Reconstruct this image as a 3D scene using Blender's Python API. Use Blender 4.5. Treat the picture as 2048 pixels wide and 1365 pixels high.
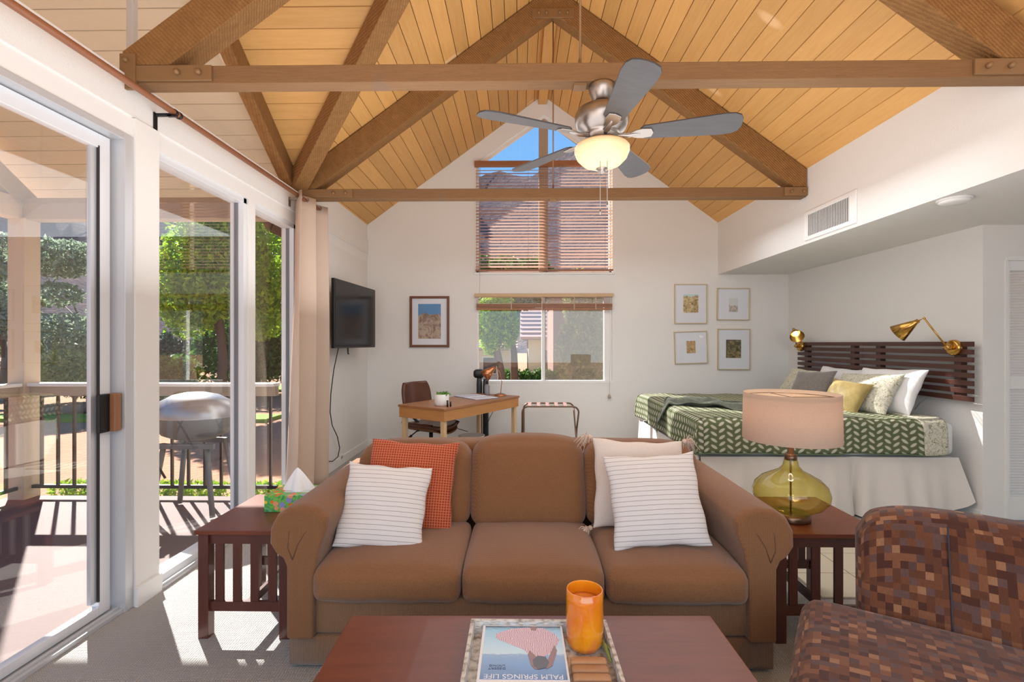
import bpy, bmesh, math, random
import numpy as np
from mathutils import Vector, Matrix
random.seed(7); np.random.seed(7)
PI = math.pi
D = bpy.data
for _o in list(D.objects): D.objects.remove(_o)
C = bpy.context.scene.collection
S = bpy.context.scene

# ------------------------------------------------------------------ camera
cam = D.cameras.new('camera'); camo = D.objects.new('camera', cam); C.objects.link(camo)
camo.location = (0, 0, 1.37); camo.rotation_euler = (PI/2, 0, math.atan(14/970))
cam.sensor_width = 36; cam.lens = 970/2048*36; cam.shift_y = 4.5/2048; cam.clip_end = 600
S.camera = camo
# ------------------------------------------------------------------ colour management
S.view_settings.view_transform = 'Standard'; S.view_settings.look = 'None'
S.view_settings.gamma = 1; S.view_settings.use_curve_mapping = False
S.view_settings.exposure = 0.06
# ------------------------------------------------------------------ world
W = D.worlds.new('world'); S.world = W; W.use_nodes = True
wn = W.node_tree; wn.nodes.clear()
wo = wn.nodes.new('ShaderNodeOutputWorld'); wb = wn.nodes.new('ShaderNodeBackground')
wt = wn.nodes.new('ShaderNodeTexCoord'); ws = wn.nodes.new('ShaderNodeSeparateXYZ'); wr = wn.nodes.new('ShaderNodeValToRGB')
wn.links.new(wt.outputs['Generated'], ws.inputs[0]); wn.links.new(ws.outputs['Z'], wr.inputs[0])
wr.color_ramp.elements[0].position = 0.0; wr.color_ramp.elements[0].color = (.62, .80, 1.0, 1)
wr.color_ramp.elements[1].position = 0.9; wr.color_ramp.elements[1].color = (.10, .30, .85, 1)
e_ = wr.color_ramp.elements.new(.35); e_.color = (.22, .53, 1.0, 1)
wn.links.new(wr.outputs[0], wb.inputs[0]); wb.inputs[1].default_value = 1.0
wn.links.new(wb.outputs[0], wo.inputs[0])
# ------------------------------------------------------------------ lights
def lamp(name, typ, loc, energy, color=(1, 1, 1), **kw):
    l = D.lights.new(name, typ); l.energy = energy; l.color = color
    for k, v in kw.items(): setattr(l, k, v)
    o = D.objects.new(name, l); C.objects.link(o); o.location = loc
    return o
sun = lamp('sun', 'SUN', (-6, 8, 8), 16.0, (1, .97, .92), angle=math.radians(.6))
sun.rotation_euler = Vector((.676, -.737, -.774)).to_track_quat('-Z', 'Y').to_euler()
fl = lamp('fill_light_back', 'AREA', (.6, -1.3, 1.9), 72, (.88, .95, 1), shape='RECTANGLE', size=4.0, size_y=2.2)  # added fill light behind the camera, not a fixture of the room
fl.rotation_euler = (math.radians(88), 0, 0)
fu = lamp('fill_light_up', 'AREA', (.15, 2.2, 1.62), 92, (.98, .98, 1), shape='RECTANGLE', size=3.6, size_y=4.6)  # added upward fill that brightens ceiling and beam undersides
fu.rotation_euler = (PI, 0, 0)
fb = lamp('fill_light_far', 'AREA', (.7, 4.0, 2.55), 46, (.88, .95, 1), shape='RECTANGLE', size=3.4, size_y=2.6)  # added downward fill for the far half of the room
fb.rotation_euler = (0, 0, 0)

# ================================================================== helpers
WM = {}
def wm(o): return WM[o] if o is not None else Matrix.Identity(4)
class B:
    def __init__(s): s.bm = bmesh.new(); s.uv = s.bm.loops.layers.uv.new('UVMap')
    def box(s, x0, x1, y0, y1, z0, z1, m=None, bev=0, seg=1):
        x0, x1 = min(x0, x1), max(x0, x1); y0, y1 = min(y0, y1), max(y0, y1); z0, z1 = min(z0, z1), max(z0, z1)
        vs = [s.bm.verts.new(p) for p in ((x0,y0,z0),(x1,y0,z0),(x1,y1,z0),(x0,y1,z0),(x0,y0,z1),(x1,y0,z1),(x1,y1,z1),(x0,y1,z1))]
        fs = [s.bm.faces.new([vs[i] for i in f]) for f in ((0,3,2,1),(4,5,6,7),(0,1,5,4),(1,2,6,5),(2,3,7,6),(3,0,4,7))]
        if bev:
            es = {e for f in fs for e in f.edges}
            r = bmesh.ops.bevel(s.bm, geom=list(es), offset=bev, segments=seg, profile=.5, affect='EDGES')
            vs = list({v for v in s.bm.verts if v.is_valid and (v in r['verts'] or any(v is w for w in vs if w.is_valid))})
        if m is not None:
            for v in vs: v.co = m @ v.co
        return s
    def obox(s, c, sx, sy, sz, rz=0, rx=0, ry=0, bev=0):
        m = Matrix.Translation(c) @ Matrix.Rotation(rz, 4, 'Z') @ Matrix.Rotation(ry, 4, 'Y') @ Matrix.Rotation(rx, 4, 'X')
        return s.box(-sx/2, sx/2, -sy/2, sy/2, -sz/2, sz/2, m, bev)
    def prism(s, pts, vec):
        vec = Vector(vec); a = [s.bm.verts.new(p) for p in pts]; b = [s.bm.verts.new(Vector(p)+vec) for p in pts]
        n = len(pts); s.bm.faces.new(a[::-1]); s.bm.faces.new(b)
        for i in range(n): s.bm.faces.new((a[i], a[(i+1) % n], b[(i+1) % n], b[i]))
        return s
    def tube(s, path, r, n=8, cap=True, closed=False):
        path = [Vector(p) for p in path]; L = len(path)
        rs = r if isinstance(r, (list, tuple)) else [r]*L
        rings = []; up = None
        for i, p in enumerate(path):
            if closed: d = path[(i+1) % L]-path[i-1]
            else: d = path[min(i+1, L-1)]-path[max(i-1, 0)]
            d.normalize()
            if up is None:
                up = Vector((0, 0, 1)) if abs(d.z) < .9 else Vector((1, 0, 0))
            a = d.cross(up)
            if a.length < 1e-4: a = d.orthogonal()
            a.normalize(); b = a.cross(d).normalized(); up = b
            rings.append([s.bm.verts.new(p+(a*math.cos(2*PI*k/n)+b*math.sin(2*PI*k/n))*rs[i]) for k in range(n)])
        rr = range(L) if closed else range(L-1)
        for i in rr:
            A, Bq = rings[i], rings[(i+1) % L]
            for k in range(n):
                f = s.bm.faces.new((A[k], A[(k+1) % n], Bq[(k+1) % n], Bq[k])); f.smooth = True
        if cap and not closed:
            s.bm.faces.new(rings[0][::-1]); s.bm.faces.new(rings[-1])
        return s
    def cyl(s, a, b, r, n=16, r2=None):
        return s.tube([a, b], [r, r if r2 is None else r2], n)
    def lathe(s, prof, c=(0, 0, 0), n=32, m=None, cap0=False, cap1=False, sx=1, sy=1):
        m = m or Matrix.Translation(c); rings = []
        for r, z in prof:
            rings.append([s.bm.verts.new(m @ Vector((r*math.cos(2*PI*k/n)*sx, r*math.sin(2*PI*k/n)*sy, z))) for k in range(n)])
        for i in range(len(prof)-1):
            for k in range(n):
                f = s.bm.faces.new((rings[i][k], rings[i][(k+1) % n], rings[i+1][(k+1) % n], rings[i+1][k])); f.smooth = True
        if cap0: s.bm.faces.new(rings[0][::-1])
        if cap1: s.bm.faces.new(rings[-1])
        return s
    def grid(s, fn, nu, nv, uvf=None, smooth=True):
        vs = [[s.bm.verts.new(fn(i/nu, j/nv)) for j in range(nv+1)] for i in range(nu+1)]
        for i in range(nu):
            for j in range(nv):
                f = s.bm.faces.new((vs[i][j], vs[i+1][j], vs[i+1][j+1], vs[i][j+1])); f.smooth = smooth
                if uvf:
                    for l, (a, b) in zip(f.loops, ((i, j), (i+1, j), (i+1, j+1), (i, j+1))): l[s.uv].uv = uvf(a/nu, b/nv)
        return s
    def cushion(s, x0, x1, y0, y1, z0, z1, r=.04, puff=(0, 0, 0), n=10, m=None, warp=None):
        c = Vector(((x0+x1)/2, (y0+y1)/2, (z0+z1)/2)); h = Vector(((x1-x0)/2, (y1-y0)/2, (z1-z0)/2))
        r = min(r, *(h*.999)); vmap = {}
        def vert(a, b, d):
            key = (round(a, 5), round(b, 5), round(d, 5))
            if key in vmap: return vmap[key]
            p = Vector((a*h.x, b*h.y, d*h.z))
            q = Vector([max(-h[i]+r, min(h[i]-r, p[i])) for i in range(3)])
            dlt = p-q
            if dlt.length > 1e-9: p = q+dlt.normalized()*r
            p += Vector((math.copysign(puff[0]*(1-b*b)*(1-d*d)*abs(a)**3, a), math.copysign(puff[1]*(1-a*a)*(1-d*d)*abs(b)**3, b),
                         math.copysign(puff[2]*(1-a*a)*(1-b*b)*abs(d)**3, d)))
            if warp: p = warp(p, a, b, d)
            p = p+c
            if m is not None: p = m @ p
            v = s.bm.verts.new(p); vmap[key] = v; return v
        t = [math.sin(PI/2*(-1+2*i/n)) for i in range(n+1)]
        t = [-1+2*i/n for i in range(n+1)]
        # denser near the ends
        t = [math.copysign(abs(x)**.6, x) if x else 0 for x in t]
        for ax in range(3):
            for sg in (-1, 1):
                for i in range(n):
                    for j in range(n):
                        qs = []
                        for (a, b) in ((i, j), (i+1, j), (i+1, j+1), (i, j+1)):
                            co = [0, 0, 0]; co[ax] = sg; co[(ax+1) % 3] = t[a]; co[(ax+2) % 3] = t[b]
                            qs.append(tuple(co))
                        if sg < 0: qs = qs[::-1]
                        f = s.bm.faces.new([vert(*q) for q in qs]); f.smooth = True
                        for l, q in zip(f.loops, qs):
                            l[s.uv].uv = ((q[(ax+1) % 3]*h[(ax+1) % 3]+ax*.37), (q[(ax+2) % 3]*h[(ax+2) % 3]+sg*.21)) if ax != 0 else (q[1]*h[1]+.1, q[2]*h[2])
        return s
    def pillow(s, w, h, t, m, n=18, pinch=.07, wob=0.0, seed=0):
        rr = random.Random(seed); ph = [rr.uniform(0, 6) for _ in range(4)]
        vm = {}
        for sg in (1, -1):
            for i in range(n+1):
                for j in range(n+1):
                    u = math.sin(PI/2*(-1+2*i/n)); v = math.sin(PI/2*(-1+2*j/n))
                    edge = i in (0, n) or j in (0, n)
                    if edge and (i, j, 1) in vm: vm[(i, j, sg)] = vm[(i, j, 1)]; continue
                    x = w/2*u*(1-pinch*(1-v*v)); y = h/2*v*(1-pinch*(1-u*u))
                    z = sg*t/2*max(0, (1-u**2)*(1-v**2))**.42
                    z += wob*(math.sin(7*u+ph[0])*math.cos(5*v+ph[1]))*(1-u*u)*(1-v*v)
                    x += wob*.8*math.sin(4*v*2+ph[2]); y += wob*.8*math.sin(4*u*2+ph[3])
                    vm[(i, j, sg)] = (s.bm.verts.new(m @ Vector((x, y, z))), x, y)
            for i in range(n):
                for j in range(n):
                    q = [(i, j), (i+1, j), (i+1, j+1), (i, j+1)]
                    if sg < 0: q = q[::-1]
                    try: f = s.bm.faces.new([vm[(a, b, sg)][0] for a, b in q])
                    except ValueError: continue
                    f.smooth = True
                    for l, (a, b) in zip(f.loops, q): l[s.uv].uv = vm[(a, b, sg)][1:]
        return s

def obj(name, b, mat, parent=None, smooth=None, local=False, bevel=0, label=None, kind=None, sub=0, recalc=True):
    bm = b.bm
    if recalc: bmesh.ops.recalc_face_normals(bm, faces=bm.faces)
    me = D.meshes.new(name)
    bm.to_mesh(me); bm.free()
    if parent is not None and not local: me.transform(wm(parent).inverted())
    if smooth is not None:
        me.polygons.foreach_set('use_smooth', [smooth]*len(me.polygons))
    o = D.objects.new(name, me); C.objects.link(o)
    if mat is not None: me.materials.append(mat)
    if parent is not None: o.parent = parent
    WM[o] = wm(parent).copy()
    if bevel:
        md = o.modifiers.new('bevel', 'BEVEL'); md.width = bevel; md.segments = 2; md.limit_method = 'ANGLE'; md.angle_limit = .6
    if sub:
        md = o.modifiers.new('sub', 'SUBSURF'); md.levels = sub; md.render_levels = sub
    if label: o['label'] = label
    if kind: o['kind'] = kind
    return o
def tag(o, label, cat, group=None):
    o['label'] = label; o['category'] = cat
    if group: o['group'] = group
    return o
def thing(name, label, cat, loc=(0, 0, 0), rz=0, group=None):
    o = D.objects.new(name, None); C.objects.link(o); o.location = loc; o.rotation_euler = (0, 0, rz)
    o.empty_display_size = .05
    WM[o] = Matrix.Translation(loc) @ Matrix.Rotation(rz, 4, 'Z')
    return tag(o, label, cat, group)
def struct(name, b, mat, parent=None, **k):
    o = obj(name, b, mat, parent, **k)
    if parent is None: o['kind'] = 'structure'
    return o
def group_empty(name, loc=(0, 0, 0)):
    o = D.objects.new(name, None); C.objects.link(o); o.location = loc; WM[o] = Matrix.Translation(loc); o['kind'] = 'structure'
    return o
def dup(root, loc, rz=None, label=None):
    r = root.copy(); C.objects.link(r); r.location = loc
    if rz is not None: r.rotation_euler = (0, 0, rz)
    if label: r['label'] = label
    for ch in list(root.children):
        c = ch.copy(); C.objects.link(c); c.parent = r
        for g in ch.children:
            d = g.copy(); C.objects.link(d); d.parent = c
    return r
def face_m(c, n, roll=0, up=(0, 0, 1)):
    n = Vector(n).normalized(); up = Vector(up); x = up.cross(n).normalized(); y = n.cross(x)
    m = Matrix((x, y, n)).transposed().to_4x4()
    return Matrix.Translation(c) @ m @ Matrix.Rotation(roll, 4, 'Z')

# ------------------------------------------------------------------ materials
def srgb(r, g, b):
    f = lambda c: (c/255/12.92) if c/255 <= .04045 else ((c/255+.055)/1.055)**2.4
    return (f(r), f(g), f(b), 1)
class NT:
    def __init__(s, name):
        s.m = D.materials.new(name); s.m.use_nodes = True; s.t = s.m.node_tree
        s.b = s.t.nodes['Principled BSDF']; s.o = s.t.nodes['Material Output']; s.tc = None
    def n(s, typ, **k):
        x = s.t.nodes.new(typ)
        for a, v in k.items(): setattr(x, a, v)
        return x
    def L(s, a, b): s.t.links.new(a, b)
    def co(s, w='Object'):
        if not s.tc: s.tc = s.n('ShaderNodeTexCoord')
        return s.tc.outputs[w]
    def map(s, w='Object', scale=(1, 1, 1), rot=(0, 0, 0), loc=(0, 0, 0)):
        m = s.n('ShaderNodeMapping'); s.L(s.co(w), m.inputs[0])
        m.inputs['Scale'].default_value = scale; m.inputs['Rotation'].default_value = rot; m.inputs['Location'].default_value = loc
        return m.outputs[0]
    def noise(s, v, sc, det=3, rough=.5, dist=0):
        x = s.n('ShaderNodeTexNoise'); s.L(v, x.inputs['Vector']); x.inputs['Scale'].default_value = sc
        x.inputs['Detail'].default_value = det; x.inputs['Roughness'].default_value = rough; x.inputs['Distortion'].default_value = dist
        return x.outputs[0]
    def M(s, op, a, b=None, c=None, clamp=False):
        x = s.n('ShaderNodeMath', operation=op, use_clamp=clamp)
        for i, v in enumerate((a, b, c)):
            if v is None: continue
            if isinstance(v, (int, float)): x.inputs[i].default_value = v
            else: s.L(v, x.inputs[i])
        return x.outputs[0]
    def mix(s, f, a, b, typ='MIX'):
        x = s.n('ShaderNodeMix', data_type='RGBA', blend_type=typ)
        for i, v in ((0, f), (6, a), (7, b)):
            if isinstance(v, (int, float)): x.inputs[i].default_value = v
            elif isinstance(v, tuple): x.inputs[i].default_value = v
            else: s.L(v, x.inputs[i])
        return x.outputs[2]
    def ramp(s, f, els, interp='LINEAR'):
        x = s.n('ShaderNodeValToRGB'); s.L(f, x.inputs[0]); r = x.color_ramp; r.interpolation = interp
        while len(r.elements) < len(els): r.elements.new(.5)
        for e, (p, c) in zip(r.elements, els): e.position = p; e.color = c
        return x.outputs[0]
    def bump(s, h, st=.3, d=.01):
        x = s.n('ShaderNodeBump'); s.L(h, x.inputs['Height']); x.inputs['Strength'].default_value = st; x.inputs['Distance'].default_value = d
        s.L(x.outputs[0], s.b.inputs['Normal']); return s
    def set(s, col=None, rough=None, metal=None, spec=None, **k):
        if col is not None:
            if isinstance(col, tuple): s.b.inputs['Base Color'].default_value = col
            else: s.L(col, s.b.inputs['Base Color'])
        if rough is not None: s.b.inputs['Roughness'].default_value = rough
        if metal is not None: s.b.inputs['Metallic'].default_value = metal
        if spec is not None: s.b.inputs['Specular IOR Level'].default_value = spec
        for a, v in k.items(): s.b.inputs[a.replace('_', ' ')].default_value = v
        return s
def plain(name, col, rough=.5, metal=0, spec=.5, bump=None, **k):
    t = NT(name).set(col, rough, metal, spec, **k)
    if bump: t.bump(t.noise(t.co(), bump[0], 4), bump[1], bump[2] if len(bump) > 2 else .005)
    return t.m
def wood(name, c1, c2, scale=(1, 14, 14), rough=.45, rnd=.25, knots=False, bumps=.15, spec=.4, coat=0, kl=False):
    t = NT(name); v = t.map(scale=scale)
    n1 = t.noise(v, 3, 6, .6, .6); n2 = t.noise(v, 22, 3, .6)
    col = t.mix(n1, c1, c2)
    col = t.mix(t.M('MULTIPLY', n2, .35), col, tuple([x*.55 for x in c1[:3]]+[1]))
    oi = t.n('ShaderNodeObjectInfo')
    hs = t.n('ShaderNodeHueSaturation'); t.L(col, hs.inputs['Color'])
    t.L(t.M('MULTIPLY_ADD', oi.outputs['Random'], rnd, 1-rnd/2), hs.inputs['Value'])
    col = hs.outputs[0]
    if knots:
        vo = t.n('ShaderNodeTexVoronoi'); t.L(t.map(scale=tuple(1/x**.35 for x in scale)), vo.inputs['Vector']); vo.inputs['Scale'].default_value = 2.3
        k = t.ramp(vo.outputs['Distance'], [(0, (1, 1, 1, 1)), (.06, (1, 1, 1, 1)), (.11, (0, 0, 0, 1))])
        col = t.mix(t.M('MULTIPLY', k, .55), col, (tuple([min(1, x*.9+.18) for x in c1[:3]]+[1]) if kl else tuple([x*.45+.05 for x in c1[:3]]+[1])))
    t.set(col, rough, 0, spec); t.b.inputs['Coat Weight'].default_value = coat
    t.bump(n2, bumps, .004); return t.m
def fabric(name, col, col2=None, sc=700, rough=.9, st=.35, sheen=.2, d=.002):
    t = NT(name); n = t.noise(t.co(), sc*.25, 2)
    n2 = t.noise(t.co(), 3, 3)
    c = t.mix(n, col, col2 or tuple([x*.75 for x in col[:3]]+[1]))
    t.set(c, rough, 0, .15); t.b.inputs['Sheen Weight'].default_value = sheen
    t.bump(n, st, d); return t.m
def weave(name, c1, c2, period=.006, rough=.92, d=.0015, vertical_only=False):
    """ribbed upholstery weave"""
    t = NT(name); sx = t.n('ShaderNodeSeparateXYZ'); t.L(t.co(), sx.inputs[0])
    a = t.M('SINE', t.M('MULTIPLY', t.M('ADD', sx.outputs[0], t.M('MULTIPLY', sx.outputs[1], 1.0)), 2*PI/period))
    b_ = t.M('SINE', t.M('MULTIPLY', t.M('ADD', sx.outputs[2], t.M('MULTIPLY', sx.outputs[1], .7)), 2*PI/period))
    h = t.M('ADD', a, t.M('MULTIPLY', b_, .0 if vertical_only else .6))
    n = t.noise(t.co(), 160, 3); n3 = t.noise(t.co(), 4, 2)
    f = t.M('ADD', t.M('MULTIPLY_ADD', h, .09, .32), t.M('MULTIPLY', n, .35), clamp=True)
    c = t.mix(f, c1, c2)
    t.set(c, rough, 0, .15); t.b.inputs['Sheen Weight'].default_value = .25
    t.bump(t.M('ADD', h, n), .35, d); return t.m
def schlick(t, ior):
    g_ = t.n('ShaderNodeNewGeometry'); d_ = t.n('ShaderNodeVectorMath', operation='DOT_PRODUCT')
    t.L(g_.outputs['Incoming'], d_.inputs[0]); t.L(g_.outputs['Normal'], d_.inputs[1])
    f0 = ((ior-1)/(ior+1))**2
    p = t.M('POWER', t.M('SUBTRACT', 1.0, t.M('ABSOLUTE', d_.outputs['Value']), clamp=True), 5.0)
    return t.M('MULTIPLY_ADD', p, 1-f0, f0)
def glass(name, tint=(1, 1, 1, 1), ior=1.5, rough=0.0, refl=1.0):
    t = NT(name); t.t.nodes.remove(t.b)
    tr = t.n('ShaderNodeBsdfTransparent'); tr.inputs[0].default_value = tint
    gl = t.n('ShaderNodeBsdfGlossy'); gl.inputs['Roughness'].default_value = rough
    fr = schlick(t, ior)
    mx = t.n('ShaderNodeMixShader'); t.L(t.M('MULTIPLY', fr, refl), mx.inputs[0]); t.L(tr.outputs[0], mx.inputs[1]); t.L(gl.outputs[0], mx.inputs[2])
    t.L(mx.outputs[0], t.o.inputs[0]); return t.m
def emit(name, col, st):
    t = NT(name); t.set(col, .4); t.b.inputs['Emission Color'].default_value = col; t.b.inputs['Emission Strength'].default_value = st; return t.m

m_wall = plain('wall_plaster', srgb(232, 230, 226), .85, spec=.2, bump=(90, .25, .004))
m_white = plain('white_paint', srgb(236, 235, 232), .45, spec=.4)
m_trim = plain('trim_paint', srgb(235, 234, 231), .5, spec=.35, bump=(60, .08, .003))
m_alu = plain('aluminium_frame', srgb(205, 207, 210), .38, .35)
m_aluw = plain('white_aluminium', srgb(228, 230, 233), .35, .1)
m_dark = plain('dark_gasket', srgb(38, 38, 42), .5)
m_black = plain('black_plastic', srgb(22, 22, 24), .35)
m_blackm = plain('black_metal', srgb(28, 28, 32), .4, .3)
m_glass = glass('window_glass', (1, 1, 1, 1), 1.95, refl=.9)
m_wglass = glass('far_window_glass', (1, 1, 1, 1), 1.5, refl=.9)
m_plankY = wood('pine_plank_y', srgb(232, 182, 112), srgb(204, 148, 82), (14, 1.1, 14), .55, .26, True, .12, kl=True)
m_plankX = wood('pine_plank_x', srgb(230, 184, 116), srgb(204, 152, 88), (1.1, 14, 14), .55, .24, True, .12, kl=True)
m_cream = wood('cream_plank', srgb(224, 216, 194), srgb(216, 206, 182), (1.1, 14, 14), .6, .06, False, .1)
m_creamp = plain('cream_beam_paint', srgb(186, 158, 130), .6, bump=(30, .1))
m_beamX = wood('rough_beam_x', srgb(150, 112, 74), srgb(112, 78, 46), (2.2, 30, 30), .7, .12, True, .6)
m_beamD = NT('rough_sawn_beam')
_v = m_beamD.map(); _n = m_beamD.noise(m_beamD.map(scale=(6, 12, 6)), 3, 6, .65, .5)
_w = m_beamD.n('ShaderNodeTexWave', bands_direction='DIAGONAL'); m_beamD.L(_v, _w.inputs['Vector']); _w.inputs['Scale'].default_value = 26; _w.inputs['Distortion'].default_value = 3.5; _w.inputs['Detail'].default_value = 3; _w.inputs['Detail Scale'].default_value = 3
_c = m_beamD.mix(_n, srgb(168, 124, 76), srgb(118, 82, 46)); _c = m_beamD.mix(m_beamD.M('MULTIPLY', _w.outputs[0], .35), _c, srgb(104, 70, 38))
m_beamD.set(_c, .75, 0, .2); m_beamD.bump(m_beamD.M('ADD', _w.outputs[0], _n), .5, .006); m_beamD = m_beamD.m
m_steelp = plain('painted_steel_plate', srgb(138, 104, 68), .5, .2)
m_void = plain('roof_backing', srgb(70, 48, 28), .9)
m_roofout = plain('roof_shingle', srgb(120, 105, 92), .9)

# ================================================================== roof geometry
RX, RZ, SL = .31, 4.64, .733
XL, XR = -2.01, 2.61
def Zm(x): return RZ-SL*abs(x-RX)
YC, SC = 2.45, .72
ZC = 6.127-SC*YC
def Zc(y): return ZC-SC*abs(y-YC)
def cutY(x):            # half width of the cross gable opening at x on the left main slope
    return (ZC-Zm(x))/SC
def cutX(y):            # x of valley at y
    return RX-(RZ-Zc(y))/SL
YN, YF = -1.6, 6.40     # room extents

# ---- floor
m_carpet = NT('carpet')
_s = m_carpet; _sx = _s.n('ShaderNodeSeparateXYZ'); _s.L(_s.co(), _sx.inputs[0])
_a = _s.M('SINE', _s.M('MULTIPLY', _s.M('ADD', _sx.outputs[0], _s.M('MULTIPLY', _s.noise(_s.co(), 20, 1), .02)), 2*PI/.022))
_b = _s.M('SINE', _s.M('MULTIPLY', _sx.outputs[1], 2*PI/.017))
_h = _s.M('ABSOLUTE', _s.M('MULTIPLY', _a, _b))
_n = _s.noise(_s.co(), 250, 2)
_c = _s.mix(_h, srgb(172, 169, 165), srgb(212, 209, 205)); _c = _s.mix(_s.M('MULTIPLY', _n, .35), _c, srgb(148, 145, 141))
_s.set(_c, .95, 0, .1); _s.bump(_s.M('ADD', _h, _s.M('MULTIPLY', _n, .5)), .7, .006); m_carpet = _s.m
m_tile = plain('stone_tile', srgb(205, 196, 176), .4, bump=(8, .1)); m_grout = plain('grout', srgb(150, 140, 124), .9)
struct('floor', B().box(-2.15, 4.8, YN, 6.55, -.12, 0), m_carpet)
tf = struct('floor_tiled', B().box(1.62, 4.6, 2.62, 3.72, .0, .004), m_grout)
for i in range(9):
    for j in range(4):
        x0 = 1.625+i*.33; y0 = 2.625+j*.275
        obj('tile', B().box(x0+.003, x0+.327, y0+.003, y0+.272, .004, .008+.0006*random.random()), m_tile, tf)

# ---- ceiling planks
ceil = group_empty('ceiling')
def slab(pts, t=.06, up=True):
    b = B(); b.prism(pts, (0, 0, t)); return b
ov = .45
# backing (roof deck) above planks
bk = .022
ycross = cutY(-2.75)
obj('deck_backing', B().prism([(RX, YN, RZ+bk), (3.2, YN, Zm(3.2)+bk), (3.2, YF+.7, Zm(3.2)+bk), (RX, YF+.7, RZ+bk)], (0, 0, .08)), m_void, ceil)
b = B()
xj = cutX(YC)
b.prism([(RX, YN, RZ+bk), (RX, YF+.7, RZ+bk), (-2.6, YF+.7, Zm(-2.6)+bk), (-2.6, YC+cutY(-2.6), Zm(-2.6)+bk), (xj, YC, Zm(xj)+bk)], (0, 0, .08))
b.prism([(RX, YN, RZ+bk), (xj, YC, Zm(xj)+bk), (-2.6, YC-cutY(-2.6), Zm(-2.6)+bk), (-2.6, YN, Zm(-2.6)+bk)], (0, 0, .08))
obj('deck_backing', b, m_void, ceil)
XO = -4.75; yo = 2.25
for sg in (1, -1):
    obj('deck_backing', B().prism([(xj, YC, ZC+bk), (XO, YC, ZC+bk), (XO, YC+sg*yo, Zc(YC+yo)+bk), (-2.62, YC+sg*yo, Zc(YC+yo)+bk), (-2.62, YC+sg*cutY(-2.6), Zm(-2.6)+bk)], (0, 0, .08)), m_void, ceil)
w = .136*.8065
g = .0028
x = RX+.0
i = 0
while x < XR:
    x1 = min(x+w, XR+.02); dz = random.uniform(-.0012, .0012)
    obj('plank', B().prism([(x+g, YN, Zm(x+g)+dz), (x1-g, YN, Zm(x1-g)+dz), (x1-g, YF, Zm(x1-g)+dz), (x+g, YF, Zm(x+g)+dz)], (0, 0, .019)), m_plankY, ceil)
    x += w
x = RX
while x > XL:
    x0 = max(x-w, XL-.02); dz = random.uniform(-.0012, .0012)
    a, c = x0+g, x-g
    if cutY(c) > 0.0:
        for sg, ye in ((1, YF), (-1, YN)):
            ya = YC+sg*max(0, cutY(a)); yc = YC+sg*max(0, cutY(c))
            if (ye-ya)*sg < .02: continue
            obj('plank', B().prism([(a, ya, Zm(a)+dz), (c, yc, Zm(c)+dz), (c, ye, Zm(c)+dz), (a, ye, Zm(a)+dz)], (0, 0, .019)), m_plankY, ceil)
    else:
        obj('plank', B().prism([(a, YN, Zm(a)+dz), (c, YN, Zm(c)+dz), (c, YF, Zm(c)+dz), (a, YF, Zm(a)+dz)], (0, 0, .019)), m_plankY, ceil)
    x -= w
# cross gable planks (interior) and porch planks (exterior)
porch_c = group_empty('ceiling_porch')
w2 = .136*.8115; xs = XL-.04
k = 0
# phase from the seams seen: y'+s = 4.757/Y
Y0 = 4.757/.8727
for sg in (1, -1):
    yy = Y0-12*w2
    ks = []
    n0 = int((Y0-YC)/w2)
    for q in range(n0+1):
        ya = Y0-(q+1)*w2; yb = Y0-q*w2
        ks.append((ya, yb))
    for q in range(1, 2): ks.append((Y0+(q-1)*w2, Y0+q*w2))
    for ya, yb in ks:
        ya2, yb2 = max(ya+g, YC), yb-g
        if yb2 <= YC or yb2-YC > yo+.02: continue
        if sg < 0: A, Bq = 2*YC-ya2, 2*YC-yb2
        else: A, Bq = ya2, yb2
        dz = random.uniform(-.0012, .0012)
        xa, xb = cutX(A), cutX(Bq)
        if xa > xs+.03:
            obj('plank', B().prism([(xs, A, Zc(A)+dz), (max(xa, xs), A, Zc(A)+dz), (max(xb, xs), Bq, Zc(Bq)+dz), (xs, Bq, Zc(Bq)+dz)], (0, 0, .019)), m_plankX, ceil)
        obj('plank', B().prism([(XO, A, Zc(A)+dz), (xs-.002, A, Zc(A)+dz), (xs-.002, Bq, Zc(Bq)+dz), (XO, Bq, Zc(Bq)+dz)], (0, 0, .019)), m_cream, porch_c)

# ---- walls
def wallpoly(pts, y0=YF, t=.16):
    return [(p[0], y0, p[1]) for p in pts], (0, t, 0)
WL, WR, UB, UT, LB, LT, AP = -.566, 1.225, 2.304, 3.761, .843, 2.011, (.33, 4.396)
b = B()
for poly in ([(-2.15, 0), (WL, 0), (WL, Zm(WL)+.03), (-2.15, Zm(-2.15)+.03)],
             [(WR, 0), (3.7, 0), (3.7, 2.3), (XR+.02, 2.3), (XR+.02, Zm(XR+.02)+.03), (WR, Zm(WR)+.03)],
             [(WL, 0), (WR, 0), (WR, LB), (WL, LB)], [(WL, LT), (WR, LT), (WR, UB), (WL, UB)],
             [(WL, UT), AP, (AP[0], Zm(AP[0])+.03), (WL, Zm(WL)+.03)],
             [(WR, UT), (WR, Zm(WR)+.03), (AP[0], Zm(AP[0])+.03), AP]):
    b.prism(*wallpoly(poly))
struct('wall_far', b, m_wall)
SB = 2.272
b = B()
b.prism([(XR, YN, SB), (4.9, YN, SB), (4.9, YN, 2.5), (XR+.15, YN, 2.5), (XR+.15, YN, Zm(XR+.15)+.03), (XR, YN, Zm(XR)+.03)], (0, YF-YN, 0))
struct('wall_soffit', b, m_wall)
struct('wall_right', B().box(3.529, 3.7, 3.742, YF, 0, SB), m_wall)
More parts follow.
